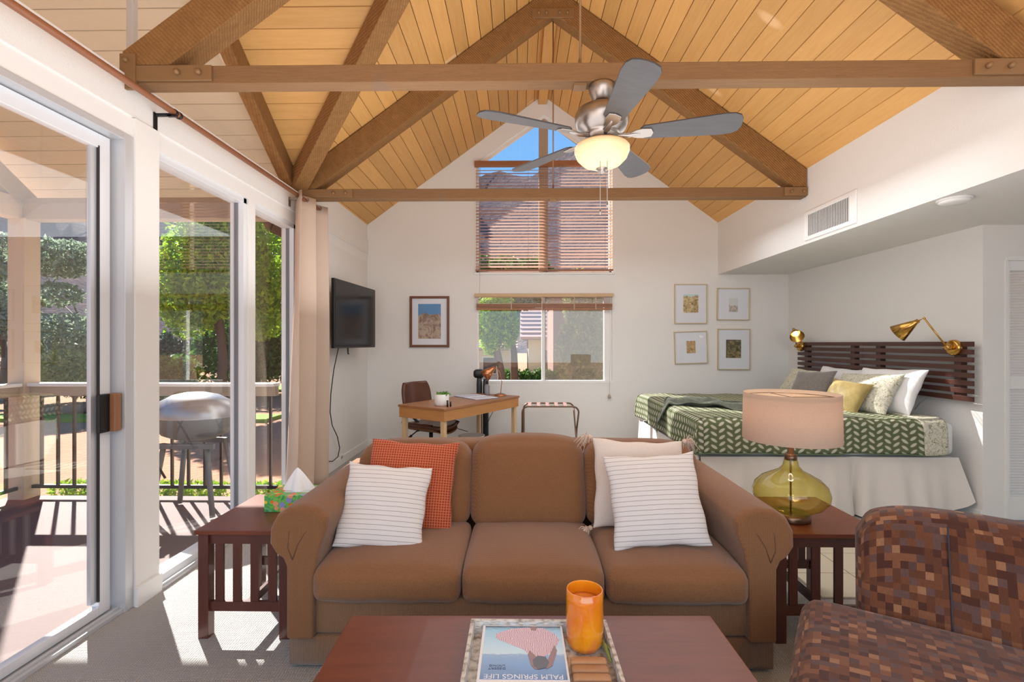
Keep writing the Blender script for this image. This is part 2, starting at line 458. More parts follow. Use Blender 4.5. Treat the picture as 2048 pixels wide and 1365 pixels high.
# closet wall with opening for the louvred door
DX0, DX1, DT = 3.705, 4.45, 2.0
b = B(); b.box(3.7, DX0, 3.742, 3.9, 0, SB); b.box(DX0, 4.9, 3.742, 3.9, DT+.03, SB); b.box(DX1, 4.9, 3.742, 3.9, 0, DT+.03)
struct('wall_closet', b, m_wall)
struct('wall_right_near', B().box(4.75, 4.9, YN, 3.75, 0, SB), m_wall)
dr = group_empty('door_2', (3.73, 3.76, 0))
b = B()
z0, z1 = .02, DT
fx0, fx1 = DX0+.0, DX0+.37
for a, c in ((fx0+.012, fx0+.042), (fx1-.03, fx1)): b.box(a, c, 3.755, 3.785, z0, z1)
for a, c in ((z0, .2), (1.02, 1.12), (1.925, z1)): b.box(fx0+.042, fx1-.03, 3.755, 3.785, a, c)
obj('door_frame', b, m_white, dr, bevel=.002)
for zz0, zz1 in ((.2, 1.02), (1.12, 1.925)):
    n = int((zz1-zz0)/.021)
    for k in range(n):
        z = zz0+(k+.5)*(zz1-zz0)/n
        obj('slat', B().obox(((fx0+fx1)/2+.006, 3.77, z), fx1-fx0-.07, .028, .006, rx=.75), m_white, dr)
struct('trim_door', B().box(DX0-.005, DX1, 3.73, 3.75, DT+.0, DT+.03).box(DX0-.012, DX0+.008, 3.735, 3.76, 0, DT), m_white)
struct('door_3', B().box(DX0+.375, DX1, 3.757, 3.785, .02, DT), m_white)
# left wall
BT = 2.74
struct('wall_left', B().box(-2.15, XL, 4.36, YF, 0, 2.54).box(-2.15, XL, 4.46, YF, 2.7, Zm(XL)+.02)
       .box(-2.15, XL+.02, 2.49, 2.655, 0, 2.54).box(-2.15, XL, YN, YC-cutY(XL), 2.7, Zm(XL)+.02), m_wall)
struct('trim_1', B().box(-2.16, XL+.012, YN, YF, 2.545, BT), m_wall)                  # header beam
struct('trim_2', B().box(-2.12, XL+.002, YN, YF, 2.44, 2.545), m_trim)                # casing under beam
struct('baseboard_left', B().box(XL, XL+.018, 4.36, YF, 0, .1, bev=.004).box(XL+.02, XL+.035, 2.485, 2.66, 0, .1), m_trim)
struct('baseboard_far', B().box(XL, 3.53, YF-.016, YF, 0, .09, bev=.004), m_trim)
struct('baseboard_right', B().box(3.513, 3.529, 3.742, YF-.016, 0, .09), m_trim)
# back wall behind the camera, unseen; wide opening added to let in sky light
b = B(); b.box(-2.15, -1.6, YN-.15, YN, 0, Zm(-2.1)); b.box(3.6, 4.9, YN-.15, YN, 0, 2.5)
b.prism([(-2.15, YN-.15, 2.45), (3.6, YN-.15, 2.45), (2.7, YN-.15, Zm(2.7)), (RX, YN-.15, RZ), (-2.15, YN-.15, Zm(-2.15))], (0, .15, 0))
struct('wall_back', b, m_wall)

# ---- windows / doors in the left wall
def bars(name, lst, mat, parent, bevel=.002):
    b = B()
    for l in lst: b.box(*l)
    return obj(name, b, mat, parent, bevel=bevel)
gx = -2.075
d1 = group_empty('door_1', (-2.06, 1.2, 0))
bars('door_frame', [(-2.13, XL+.01, 2.435, 2.49, 0, 2.44), (-2.13, XL+.01, YN, 2.435, 2.405, 2.44)], m_alu, d1)
bars('track', [(-2.14, XL-.0, YN, 2.49, 0, .022), (-2.04, -2.03, YN, 2.435, .022, .034), (-2.09, -2.08, YN, 2.435, .022, .034)], m_alu, d1)
p = obj('sliding_panel', B().box(-2.1, -2.06, 2.35, 2.415, .03, 2.4).box(-2.1, -2.06, .25, .32, .03, 2.4).box(-2.1, -2.06, .32, 2.35, 2.33, 2.4).box(-2.1, -2.06, .32, 2.35, .03, .075), m_aluw, d1, bevel=.003)
obj('inner_stile', B().box(-2.09, -2.07, 2.315, 2.352, .1, 2.34), m_alu, p)
obj('gasket', B().box(-2.068, -2.058, 2.345, 2.352, .1, 2.34), m_dark, p)
obj('pane', B().box(-2.083, -2.077, .31, 2.345, .07, 2.34), m_glass, p)
obj('handle', B().box(-2.055, -2.035, 2.325, 2.385, .93, 1.12), m_blackm, p, bevel=.004)
obj('wooden_pull', B().box(-2.05, -2.01, 2.385, 2.425, .93, 1.12), wood('pull_wood', srgb(176, 126, 90), srgb(140, 92, 60), (10, 10, 1)), p, bevel=.005)
p = obj('sliding_panel', B().box(-2.135, -2.1, YN+.05, YN+.12, .03, 2.4).box(-2.135, -2.1, .2, .27, .03, 2.4).box(-2.135, -2.1, YN+.1, .2, 2.33, 2.4).box(-2.135, -2.1, YN+.1, .2, .03, .11), m_aluw, d1, bevel=.003)
obj('pane', B().box(-2.12, -2.114, YN+.1, .22, .1, 2.34), m_glass, p)
def fullwin(name, y0, y1, sliding=False):
    wdw = group_empty(name, (-2.06, (y0+y1)/2, 0))
    bars('window_frame', [(-2.12, -2.02, y0, y0+.022, .03, 2.44), (-2.12, -2.02, y1-.04, y1, .03, 2.44), (-2.12, -2.02, y0, y1, 2.4, 2.44), (-2.12, -2.02, y0, y1, .0, .06)], m_aluw, wdw)
    bars('gasket', [(-2.09, -2.06, y1-.046, y1-.04, .08, 2.4)], plain('grey_gasket', srgb(120, 122, 126), .5), wdw)
    bars('track', [(-2.015, -1.975, y0, y1, .0, .02), (-1.99, -1.982, y0, y1, .02, .032)], m_alu, wdw)
    obj('pane', B().box(-2.078, -2.072, y0+.015, y1-.03, .05, 2.41), m_glass, wdw)
fullwin('window_1', 2.655, 3.57)
struct('trim_3', B().box(-2.13, XL+.005, 3.57, 3.66, 0, 2.44), m_trim)
fullwin('window_2', 3.66, 4.36)
# clerestory gable glass over the header beam
cw = group_empty('window_3', (-2.08, YC, BT))
hz = 2.0
ymx = YC+(ZC-BT)/SC
obj('pane', B().prism([(-2.083, 2*YC-ymx, BT), (-2.083, ymx, BT), (-2.083, YC, ZC)], (.006, 0, 0)), glass('clear_gable_glass', (1, 1, 1, 1), 1.25), cw)
obj('mullion', B().box(-2.11, -2.07, 2.575, 2.605, BT, Zc(2.59)), m_alu, cw)

# ================================================================== timber frame
def bolt(b, x, y, z, r=.014): b.lathe([(0, -.018), (r*.8, -.018), (r, -.012), (r, 0)], n=8, m=Matrix.Translation((x, y, z)) @ Matrix.Rotation(-PI/2, 4, 'X') @ Matrix.Rotation(0, 4, 'Z'), cap0=False)
def truss(y, drop, label, xl, xr, near=True):
    t = thing('roof_truss', label, 'truss', (RX, y, 2.69))
    obj('bottom_chord', B().box(xl, xr, y, y+.09, 2.695, 2.787), m_beamX, t, bevel=.004)
    th = .215
    for sg, xe in ((-1, xl+.0), (1, xr)):
        za, zb = Zm(xe)-drop, RZ-drop
        lo = max(2.70, za-th)
        pts = [(xe, y-.01, za), (RX, y-.01, zb), (RX, y-.01, zb-th-.03)]
        # bottom edge down to the chord top
        xm = RX+sg*((zb-th-.03)-2.787)/SL
        pts += [(xm, y-.01, 2.787), (xe, y-.01, 2.787)]
        obj('rafter', B().prism(pts, (0, .13, 0)), m_beamD, t, bevel=.004)
    b = B().box(RX-.19, RX+.19, y-.022, y-.01, 4.33, 4.415); obj('steel_plate', b, m_steelp, t, bevel=.002)
    for dx in (-.13, -.06, .06, .13):
        bb = B(); bolt(bb, RX+dx, y-.022, 4.372); obj('bolt', bb, m_steelp, t)
    for sg, xe, ln in ((1, xl, .46), (-1, xr, .2+.14*near)):
        b = B().box(xe-.005*sg, xe+sg*ln, y-.016, y-.002, 2.705, 2.782)
        if near: b.box(xe-.005*sg, xe+sg*.075, y-.022, y-.004, 2.66, 2.84)
        obj('steel_plate', b, m_steelp, t, bevel=.002)
        for q in ((ln-.17, 2.743), (ln-.06, 2.743)) + (((.03, 2.805), (.03, 2.70)) if near else ()):
            bb = B(); bolt(bb, xe+sg*q[0], y-.02, q[1]); obj('bolt', bb, m_steelp, t)
    obj('tie_rod', B().cyl((RX+.005, y+.05, 2.78), (RX+.005, y+.05, 4.34), .006, 8), m_steelp, t)
    obj('washer_plate', B().box(RX-.03, RX+.035, y+.02, y+.08, 2.683, 2.695), m_steelp, t)
    return t
truss(2.45, .075, 'near rough timber roof truss that the ceiling fan hangs from', -2.02, 2.60)
truss(4.43, .012, 'far rough timber roof truss in front of the blinds', -1.985, 2.60, False)
rb = obj('ridge_beam', B().box(RX-.057, RX+.057, YN, YF, 4.52, RZ+.01), m_plankY, bevel=.003); rb['kind'] = 'structure'
def slant(p, q, wv, h, name, label, mat):
    """beam with top-centre line p-q, horizontal width wv vector, vertical depth h"""
    p, q, wv = Vector(p), Vector(q), Vector(wv)
    o = obj(name, B().prism([p-wv, p+wv, p+wv-Vector((0, 0, h)), p-wv-Vector((0, 0, h))], q-p), mat, bevel=.004)
    return tag(o, label, 'beam')
vy = YC+cutY(-2.05)
slant((-2.0, YC+cutY(-2.0)-.03, Zm(-2.0)-.002), (cutX(YC)+.0, YC+.03, ZC-.01), Vector((.045, .045, 0)), .19, 'valley_beam', 'timber valley beam running up from far truss to the ridge', m_beamD)
slant((-2.095, ymx-.05, Zc(ymx-.05)-.004), (-2.095, YC, ZC-.004), Vector((.05, 0, 0)), .19, 'gable_rafter', 'timber rafter sloping along top of glazed gable', m_beamD)
struct('trim_4', B().prism([(-2.165, ymx-.13, BT), (-2.165, ymx-.05, BT), (-2.165, YC, ZC-.2), (-2.165, YC, ZC-.26)], (.025, 0, 0)), m_cream)

# ================================================================== far wall windows
wup = group_empty('window_4', (.33, YF+.05, UB))
fr = [(WL, WL+.03, YF+.05, YF+.1, UB, UT), (WR-.03, WR, YF+.05, YF+.1, UB, UT), (WL, WR, YF+.05, YF+.1, UB, UB+.035)]
b = B()
for l in fr: b.box(*l)
for sg, xx in ((1, WL), (-1, WR)):
    b.prism([(xx, YF+.02, UT), (xx+sg*.06, YF+.02, UT), (AP[0], YF+.02, AP[1]-.045), (AP[0], YF+.02, AP[1])], (0, .09, 0))
obj('window_frame', b, m_white, wup)
obj('mullion', B().box(.265, .385, YF+.04, YF+.13, UB, AP[1]-.05), wood('mullion_wood', srgb(200, 178, 158), srgb(180, 154, 130), (10, 10, 1)), wup)
b = B(); b.prism([(WL+.02, YF+.07, UB+.02), (.27, YF+.07, UB+.02), (.27, YF+.07, AP[1]-.06), (WL+.02, YF+.07, UT)], (0, .005, 0)); obj('pane', b, m_wglass, wup)
b = B(); b.prism([(WR-.02, YF+.07, UB+.02), (.38, YF+.07, UB+.02), (.38, YF+.07, AP[1]-.06), (WR-.02, YF+.07, UT)], (0, .005, 0)); obj('pane', b, m_wglass, wup)
struct('trim_5', B().box(WL-.03, WR+.03, YF-.03, YF+.02, UB-.03, UB+.0, bev=.004), m_trim)
wlo = group_empty('window_5', (.33, YF+.05, LB))
b = B()
for l in ((WL, WL+.03, YF, YF+.1, LB, LT), (WR-.1, WR, YF+.02, YF+.1, LB, LT), (WL, WR, YF-.004, YF+.1, LB, LB+.035), (WL, WR, YF+.02, YF+.1, LT-.03, LT), (.3, .345, YF+.02, YF+.09, LB, LT)): b.box(*l)
obj('window_frame', b, m_white, wlo, bevel=.003)
obj('gasket', B().box(.345, .352, YF+.05, YF+.06, LB+.03, LT-.03), m_dark, wlo)
obj('pane', B().box(WL+.02, .31, YF+.06, YF+.065, LB+.02, LT-.02), m_wglass, wlo)
obj('pane', B().box(.34, WR-.09, YF+.07, YF+.075, LB+.02, LT-.02), m_wglass, wlo)
ms = NT('insect_screen'); ms.t.nodes.remove(ms.b)
_tr = ms.n('ShaderNodeBsdfTransparent'); _df = ms.n('ShaderNodeBsdfDiffuse'); _df.inputs[0].default_value = srgb(120, 110, 104)
_mx = ms.n('ShaderNodeMixShader'); _mx.inputs[0].default_value = .26; ms.L(_tr.outputs[0], _mx.inputs[1]); ms.L(_df.outputs[0], _mx.inputs[2])
_tl = ms.n('ShaderNodeBsdfTranslucent'); _tl.inputs[0].default_value = srgb(120, 110, 102); _m2 = ms.n('ShaderNodeMixShader'); _m2.inputs[0].default_value = .5
ms.L(_df.outputs[0], _m2.inputs[1]); ms.L(_tl.outputs[0], _m2.inputs[2]); ms.L(_m2.outputs[0], _mx.inputs[2]); ms.L(_mx.outputs[0], ms.o.inputs[0])
obj('insect_screen', B().box(.345, WR-.09, YF+.1, YF+.101, LB+.02, LT-.02), ms.m, wlo)

# ================================================================== exterior
m_deck = plain('painted_deck', srgb(96, 72, 66), .75, bump=(20, .15))
m_dirt = NT('dry_hillside'); _n = m_dirt.noise(m_dirt.co(), 1.2, 6, .6); _n2 = m_dirt.noise(m_dirt.co(), 14, 4)
_c = m_dirt.mix(_n, srgb(176, 132, 104), srgb(142, 104, 80)); _c = m_dirt.mix(m_dirt.M('MULTIPLY', _n2, .4), _c, srgb(200, 160, 130))
m_dirt.set(_c, .95, 0, .1); m_dirt.bump(_n2, .5, .05); m_dirt = m_dirt.m
struct('floor_deck', B().box(-4.6, -2.15, .0, 4.35, -.15, -.015), m_deck)
struct('ground', B().box(-80, 80, -30, 90, -.5, -.2), m_dirt)
m_lawn = plain('lawn', srgb(120, 150, 50), .9, bump=(40, .5, .05))
ln = obj('lawn_strip', B().box(-14, 12, 15.5, 17.5, -.2, -.12).box(-12, -5, 9.5, 10.2, -.2, -.13), m_lawn, kind='structure')
# porch frame
m_post = plain('porch_paint', srgb(196, 174, 148), .6, bump=(30, .08))
m_post2 = plain('porch_paint_dark', srgb(170, 150, 128), .6, bump=(30, .08))
pt = obj('porch_post', B().box(-4.52, -4.37, 4.22, 4.37, -.15, 2.48), m_post, bevel=.004); tag(pt, 'tan corner post of the balcony behind left door glass', 'post')
pb = obj('porch_beam', B().box(-4.5, -2.16, 4.24, 4.36, 2.47, 2.66), m_post2, bevel=.004); tag(pb, 'tan horizontal porch beam across far end of balcony', 'beam')
pb = obj('porch_beam', B().box(-4.52, -4.4, .5, 4.24, 2.47, 2.66), m_post, bevel=.004); tag(pb, 'tan porch beam along outer edge of balcony', 'beam')
for sg, lab in ((1, 'sloping tan barge rafter rising from balcony corner post'),):
    slant((-4.45, 4.36, 2.70), (-4.45, YC, 2.70+.68*(4.36-YC)), Vector((.06, 0, 0)), .2, 'barge_rafter', lab, m_post2)
pt = obj('porch_post', B().box(-4.52, -4.37, .5, .65, -.15, 2.48), m_post, bevel=.004); tag(pt, 'tan near post of the balcony', 'post')
# railing
rl = thing('balcony_railing', 'balcony railing with dark balusters and pale flat top rail', 'railing', (-4.4, 4.3, 0))
obj('top_rail', B().box(-4.37, -2.16, 4.24, 4.36, .985, 1.015).box(-4.5, -4.38, .65, 4.22, .985, 1.015), plain('rail_cap', srgb(235, 228, 220), .4), rl, bevel=.004)
obj('sub_rail', B().box(-4.37, -2.16, 4.27, 4.33, .9, .985).box(-4.47, -4.41, .65, 4.22, .9, .985), m_post2, rl)
obj('bottom_rail', B().box(-4.37, -2.16, 4.285, 4.315, .07, .1).box(-4.455, -4.425, .65, 4.22, .07, .1), m_blackm, rl)
m_bal = plain('baluster_bronze', srgb(72, 58, 50), .5, .3)
for k in range(15):
    x = -4.3+k*.148
    if x < -2.18: obj('baluster', B().box(x, x+.02, 4.29, 4.31, .1, .9), m_bal, rl)
for k in range(24):
    y = .72+k*.148
    obj('baluster', B().box(-4.45, -4.43, y, y+.02, .1, .9), m_bal, rl)
# kettle grill
m_grill = plain('grill_silver', srgb(176, 176, 178), .32, .6); m_grilld = plain('grill_grey', srgb(120, 120, 120), .55, .3)
gr = thing('barbecue_grill', 'silver hooded barbecue grill standing on the balcony deck', 'grill', (-2.66, 3.95, -.015))
Mx = lambda c, r=0: Matrix.Translation(c) @ Matrix.Rotation(r, 4, 'Z')
b = B(); b.lathe([(.0, .18), (.08, .176), (.17, .155), (.25, .11), (.29, .05), (.3, 0), (.3, -.02)], n=28, m=Mx((-2.66, 3.95, .79)), sx=1.05, sy=.8)
obj('hood', b, m_grill, gr)
b = B(); b.lathe([(.3, -.02), (.29, -.09), (.24, -.16), (.15, -.2), (0, -.2)], n=28, m=Mx((-2.66, 3.95, .79)), sx=1.05, sy=.8)
obj('firebox', b, m_grilld, gr)
obj('hood_handle', B().tube([(-2.98, 3.72, .80), (-2.99, 3.66, .79), (-2.85, 3.62, .79), (-2.84, 3.68, .80)], .014), m_grill, gr)
obj('side_handle', B().box(-3.04, -2.94, 3.78, 4.1, .70, .725, bev=.005), m_grill, gr)
obj('cart_rail', B().box(-2.88, -2.42, 3.8, 3.83, .53, .57), m_grilld, gr)
obj('cart_rail', B().box(-2.88, -2.42, 4.07, 4.1, .53, .57), m_grilld, gr)
for sx, sy in ((-1, -1), (1, -1), (-1, 1), (1, 1)):
    obj('leg', B().tube([(-2.66+sx*.17, 3.95+sy*.12, .57), (-2.66+sx*.25, 3.95+sy*.17, .0)], .02), m_grilld, gr)
obj('gas_hose', B().tube([(-2.92, 3.78, .7), (-2.9, 3.76, .55), (-2.84, 3.78, .4), (-2.8, 3.8, .3)], .009), m_black, gr)

# ---- hills
m_hill = NT('rocky_mountain'); _v = m_hill.map(scale=(.05, .05, .08)); _n = m_hill.noise(_v, 3, 8, .65); _n2 = m_hill.noise(_v, 14, 6, .7)
_c = m_hill.ramp(_n, [(.3, srgb(108, 100, 104)), (.5, srgb(144, 126, 120)), (.7, srgb(180, 152, 136))]); _c = m_hill.mix(m_hill.M('MULTIPLY', _n2, .8), _c, srgb(76, 78, 88))
m_hill.set(_c, 1, 0, .05); m_hill.bump(_n2, .9, 1.5); m_hill = m_hill.m
def hill(name, a0, a1, r0, r1, hf, n=90, mvals=22):
    b = B()
    def fn(u, v):
        a = math.radians(a0+(a1-a0)*u); r = r0+(r1-r0)*v
        h = hf(a0+(a1-a0)*u)*(v**1.15)
        h += 2.2*math.sin(u*61+v*9)*v+1.6*math.sin(u*130+v*23)*v+3*math.sin(u*23+v*4)*v
        return (r*math.sin(a), r*math.cos(a), h-1)
    b.grid(fn, n, mvals); return struct(name, b, m_hill)
hill('hill_ridge', -100, 60, 75, 150, lambda a: 60+4*math.sin(a*.19)+7*math.sin(a*.05+1)-(10 if -12 < a < 15 else 0)*math.cos((a-1.5)/13.5*PI/2))
# ---- trees
m_bark = plain('bark', srgb(96, 82, 70), .9, bump=(12, .6, .02))
def leafmat(name, c1, c2, tr=.4):
    t = NT(name); oi = t.n('ShaderNodeNewGeometry'); c = t.mix(oi.outputs['Random Per Island'], c1, c2)
    t.set(c, .6, 0, .25)
    tl = t.n('ShaderNodeBsdfTranslucent'); t.L(c, tl.inputs[0]); mx = t.n('ShaderNodeMixShader'); mx.inputs[0].default_value = tr
    t.L(t.b.outputs[0], mx.inputs[1]); t.L(tl.outputs[0], mx.inputs[2]); t.L(mx.outputs[0], t.o.inputs[0]); return t.m
lf_bright = leafmat('bright_leaf', srgb(176, 204, 64), srgb(92, 142, 42), .5)
lf_mid = leafmat('mid_leaf', srgb(90, 130, 56), srgb(54, 92, 44), .35)
lf_sage = leafmat('sage_leaf', srgb(172, 186, 160), srgb(104, 128, 100), .45)
lf_dark = leafmat('dark_leaf', srgb(58, 88, 56), srgb(36, 62, 44), .25)
lf_olive = leafmat('olive_leaf', srgb(176, 178, 110), srgb(120, 136, 70), .4)
def foliage(name, blobs, n, size, mat, parent, seed):
    rng = np.random.RandomState(seed); V = []; 
    vol = np.array([b_[3]*b_[4]*b_[5] for b_ in blobs])**.67; vol = vol/vol.sum()
    for b_, f in zip(blobs, vol):
        k = max(8, int(n*f)); d = rng.normal(size=(k, 3)); d /= np.linalg.norm(d, axis=1)[:, None]
        r = rng.uniform(.55, 1.05, k)**.5; c = np.array(b_[:3])+d*r[:, None]*np.array(b_[3:6])
        c += rng.normal(scale=.05, size=(k, 3))*np.array(b_[3:6])
        a = rng.normal(size=(k, 3)); a /= np.linalg.norm(a, axis=1)[:, None]
        e = np.cross(a, rng.normal(size=(k, 3))); e /= np.linalg.norm(e, axis=1)[:, None]
        s = size*rng.uniform(.6, 1.3, k)[:, None]
        V.append(np.stack([c-a*s, c+e*s*.45, c+a*s, c-e*s*.45], 1).reshape(-1, 3))
    V = np.concatenate(V); V -= np.array(wm(parent).translation) if parent else 0
    nf = len(V)//4; me = D.meshes.new(name); me.vertices.add(len(V)); me.vertices.foreach_set('co', V.astype(np.float32).ravel())
    me.loops.add(nf*4); me.loops.foreach_set('vertex_index', np.arange(nf*4, dtype=np.int32))
    me.polygons.add(nf); me.polygons.foreach_set('loop_start', np.arange(0, nf*4, 4, dtype=np.int32)); me.polygons.foreach_set('loop_total', np.full(nf, 4, np.int32))
    me.update(); me.materials.append(mat)
    o = D.objects.new(name, me); C.objects.link(o); o.parent = parent; WM[o] = wm(parent).copy() if parent else Matrix.Identity(4); return o
def clumps(c, r, n, seed, sub=.45, squash=1.0):
    rr = random.Random(seed); out = []
    for i in range(n):
        d = Vector((rr.gauss(0, 1), rr.gauss(0, 1), rr.gauss(0, 1))).normalized()*(rr.random()**.4)
        q = rr.uniform(.7, 1.2)*sub
        out.append((c[0]+d.x*r[0]*.75, c[1]+d.y*r[1]*.75, c[2]+d.z*r[2]*.75, r[0]*q, r[1]*q, r[2]*q*squash))
    return out
def tree(label, base, c, r, n, size, mat, seed, k=14, squash=1, name='tree', trunk=.12):
    t = thing(name, label, 'tree', base)
    foliage('foliage', clumps(c, r, k, seed, squash=squash), n, size, mat, t, seed)
    p0 = Vector(base); p1 = Vector(c)
    obj('trunk', B().tube([p0, p0.lerp(p1, .4)+Vector((.08, 0, 0)), p0.lerp(p1, .75), p1], [trunk, trunk*.8, trunk*.6, trunk*.3]), m_bark, t)
    b = B(); rr = random.Random(seed)
    for q in range(5):
        e = p1+Vector((rr.uniform(-1, 1)*r[0]*.7, rr.uniform(-1, 1)*r[1]*.5, rr.uniform(-.2, .7)*r[2]))
        b.tube([p0.lerp(p1, .55+.08*q), e], [trunk*.35, trunk*.1], 6)
    obj('branches', b, m_bark, t)
    return t
tree('bright yellow-green leafy tree lit by sun outside the fixed window', (-6.6, 10.6, -.2), (-6.6, 10.6, 2.75), (1.55, 1.3, 1.75), 26000, .07, lf_bright, 1, 20)
tree('dark green tree behind the bright leafy one', (-8.0, 14.6, -.2), (-8.0, 14.6, 1.9), (2.1, 1.3, 1.7), 14000, .09, lf_mid, 2)
tree('grey-green pine with layered boughs right of the corner post', (-11.6, 13, -.2), (-11.6, 13, 2.4), (1.9, 1.5, 2.7), 13000, .08, lf_sage, 3, 12, .36)
tree('tall grey-green pine left of the corner post', (-16.2, 15, -.2), (-16.2, 15, 2.6), (1.8, 1.5, 3.2), 11000, .09, lf_sage, 4, 12, .36)
tree('low dark evergreen behind the two pines', (-15.5, 19, -.2), (-15.5, 19, .8), (4.6, 1.2, 1.2), 12000, .12, lf_dark, 5, 18, .8)
tree('low yellow-green shrub below the pine by balcony rail', (-9.6, 10.6, -.2), (-9.6, 10.6, .55), (1.2, .8, .7), 9000, .05, lf_olive, 6, 10, name='shrub', trunk=.03)
tree('low green bush beyond the rail under the bright tree', (-8.0, 11.3, -.2), (-8.0, 11.3, .5), (1.0, .8, .8), 8000, .05, lf_mid, 7, 10, name='shrub', trunk=.03)
tree('green ivy-clad tree in left pane of far window', (-.45, 11.5, -.2), (-.55, 11.5, 1.75), (.55, .5, 1.05), 9000, .06, lf_bright, 8, 14)
tree('dark overhanging tree behind the far window', (-.1, 12.9, -.2), (-.4, 12.9, 3.0), (1.4, .7, 1.0), 12000, .08, lf_mid, 9, 16)
tree('slender olive tree in right pane of far window', (1.45, 11.0, -.2), (1.45, 11.0, 1.6), (.62, .45, 1.4), 13000, .055, lf_olive, 10, 12, trunk=.04)
tree('small olive bush at right corner of far window', (1.95, 10.4, -.2), (1.95, 10.4, .35), (.3, .3, .35), 2500, .04, lf_olive, 11, 6, name='shrub', trunk=.02)
# hedge, ground-cover
hd = obj('dummy', B().box(0, .01, 0, .01, 0, .01), m_bark); D.objects.remove(hd)
h = foliage('hedge', [(-.3+i*.27, 13.3, .2, .26, .3, .45) for i in range(10)], 12000, .05, lf_mid, None, 20); tag(h, 'clipped dark green hedge beyond far window', 'hedge')
h = foliage('ground_cover', [(-4.4+i*.16, 4.62, -.05, .12, .1, .09) for i in range(16)], 2600, .03, lf_bright, None, 21); tag(h, 'low leafy ground cover at far edge of balcony', 'plant')
h = foliage('hedge', [(-7.4+i*.55, 17.5, .4, .5, .5, .9) for i in range(9)], 9000, .09, lf_dark, None, 22); tag(h, 'dark hedge in front of the small neighbouring house', 'hedge')
# palm
pm = thing('palm_tree', 'fan palm with drooping crown on hillside by curtain', 'tree', (-10.9, 23.5, -.2))
obj('trunk', B().tube([(-10.9, 23.5, -.2), (-10.8, 23.5, 3.2), (-10.85, 23.5, 6.3)], [.2, .16, .14]), m_bark, pm)
b = B()
for k in range(46):
    a = k*2.4; el = random.uniform(-1.2, 1.2); L_ = random.uniform(.7, 1.1)
    p0 = Vector((-10.85, 23.5, 6.4)); d = Vector((math.cos(a)*math.cos(el), math.sin(a)*math.cos(el), math.sin(el)))
    p1 = p0+d*L_*.6; p2 = p0+d*L_+Vector((0, 0, -.35)); sd = d.cross(Vector((0, 0, 1))).normalized()*.12
    vs = [b.bm.verts.new(v) for v in (p0, p1-sd, p2, p1+sd)]; b.bm.faces.new(vs)
obj('fronds', b, lf_olive, pm, recalc=False)
# neighbouring houses
m_stucco = plain('house_stucco', srgb(232, 216, 200), .85, bump=(20, .2)); m_pink = plain('pink_stucco', srgb(160, 124, 110), .85, bump=(20, .2))
m_rooft = plain('clay_tile_roof', srgb(190, 160, 146), .8); m_winr = plain('house_window', srgb(70, 60, 60), .2)
def house(label, x0, x1, y, z1, roofz, mat, wins):
    t = thing('house', label, 'house', ((x0+x1)/2, y, -.2))
    obj('wall', B().box(x0, x1, y, y+3, -.2, z1), mat, t)
    rf = obj('roof', B().prism([(x0-.3, y-.4, z1-.1), (x0-.3, y+3.4, z1-.1), (x0-.3, y+1.5, roofz)], (x1-x0+.6, 0, 0)), m_rooft, t)
    L_ = Vector((0, 1.9, roofz-z1+.1)); n = 9
    for k in range(n):
        a = Vector((x0-.3, y-.4, z1-.08))+L_*(k/n); obj('tile_course', B().prism([a, a+L_*(1/n)+Vector((0, 0, .0)), a+L_*(1/n)+Vector((0, 0, .05)), a+Vector((0, 0, .09))], (x1-x0+.6, 0, 0)), m_rooft, rf)
    for (a, c, zz0, zz1) in wins:
        f = obj('window', B().box(a-.05, c+.05, y-.04, y, zz0-.05, zz1+.05), m_white, t); obj('pane', B().box(a, c, y-.05, y-.04, zz0, zz1), m_winr, f)
house('white neighbouring house with pale tiled roof in far window', .35, 4.0, 18.3, 1.6, 3.0, m_stucco, [(.9, 1.3, .4, 1.1)])
house('small beige house at left edge of far window', -2.6, -.35, 19, 1.2, 2.0, m_stucco, [(-1.4, -.9, .2, .8)])
house('pinkish house behind the insect screen of far window', 1.0, 5.2, 14.2, 2.9, 3.6, m_pink, [(2.3, 2.8, .6, 1.5)])
house('small beige house between bright tree and curtain', -9.4, -7.2, 19, .62, 1.5, m_stucco, [(-8.5, -8.2, -.05, .4)])

# ================================================================== blinds
m_slat = wood('blind_slat', srgb(228, 192, 168), srgb(208, 168, 142), (1, 20, 20), .4, .15, False, .05, .5)
m_blindr = wood('blind_rail', srgb(172, 116, 80), srgb(140, 90, 60), (1, 16, 16), .4, .1, False, .1)
m_cord = plain('blind_cord', srgb(180, 160, 140), .7)
bl = thing('wooden_blind', 'large lowered wooden blind under the triangular window', 'blind', (.33, YF-.03, UB))
obj('head_rail', B().box(WL-.02, WR+.02, YF-.06, YF+.0, UT-.07, UT+.0), m_blindr, bl, bevel=.004)
ns = 32
for k in range(ns):
    z = UB+.07+k*(UT-.1-UB-.07)/(ns-.5)
    obj('slat', B().obox(((WL+WR)/2, YF-.03, z), WR-WL+.0, .052, .003, rx=.5+random.uniform(-.12, .12), ry=random.uniform(-.003, .003)), m_slat, bl)
obj('bottom_rail', B().box(WL-.005, WR+.005, YF-.055, YF-.01, UB+.012, UB+.036), m_blindr, bl, bevel=.004)
for x in (WL+.06, .12, .54, WR-.06, WR-.1):
    obj('ladder_cord', B().cyl((x, YF-.056, UB+.02), (x, YF-.056, UT-.05), .0018, 5), m_cord, bl)
obj('pull_cord', B().tube([(WL+.05, YF-.065, UT-.1), (WL+.055, YF-.065, 2.4), (WL+.05, YF-.06, 1.45)], .002, 5), m_cord, bl)
obj('pull_cord', B().tube([(WR-.1, YF-.065, UT-.1), (WR-.09, YF-.065, 3.2)], .002, 5), m_cord, bl)
b2 = thing('wooden_blind', 'raised wooden blind bundled at top of the lower window', 'blind', (.33, YF-.03, 1.9))
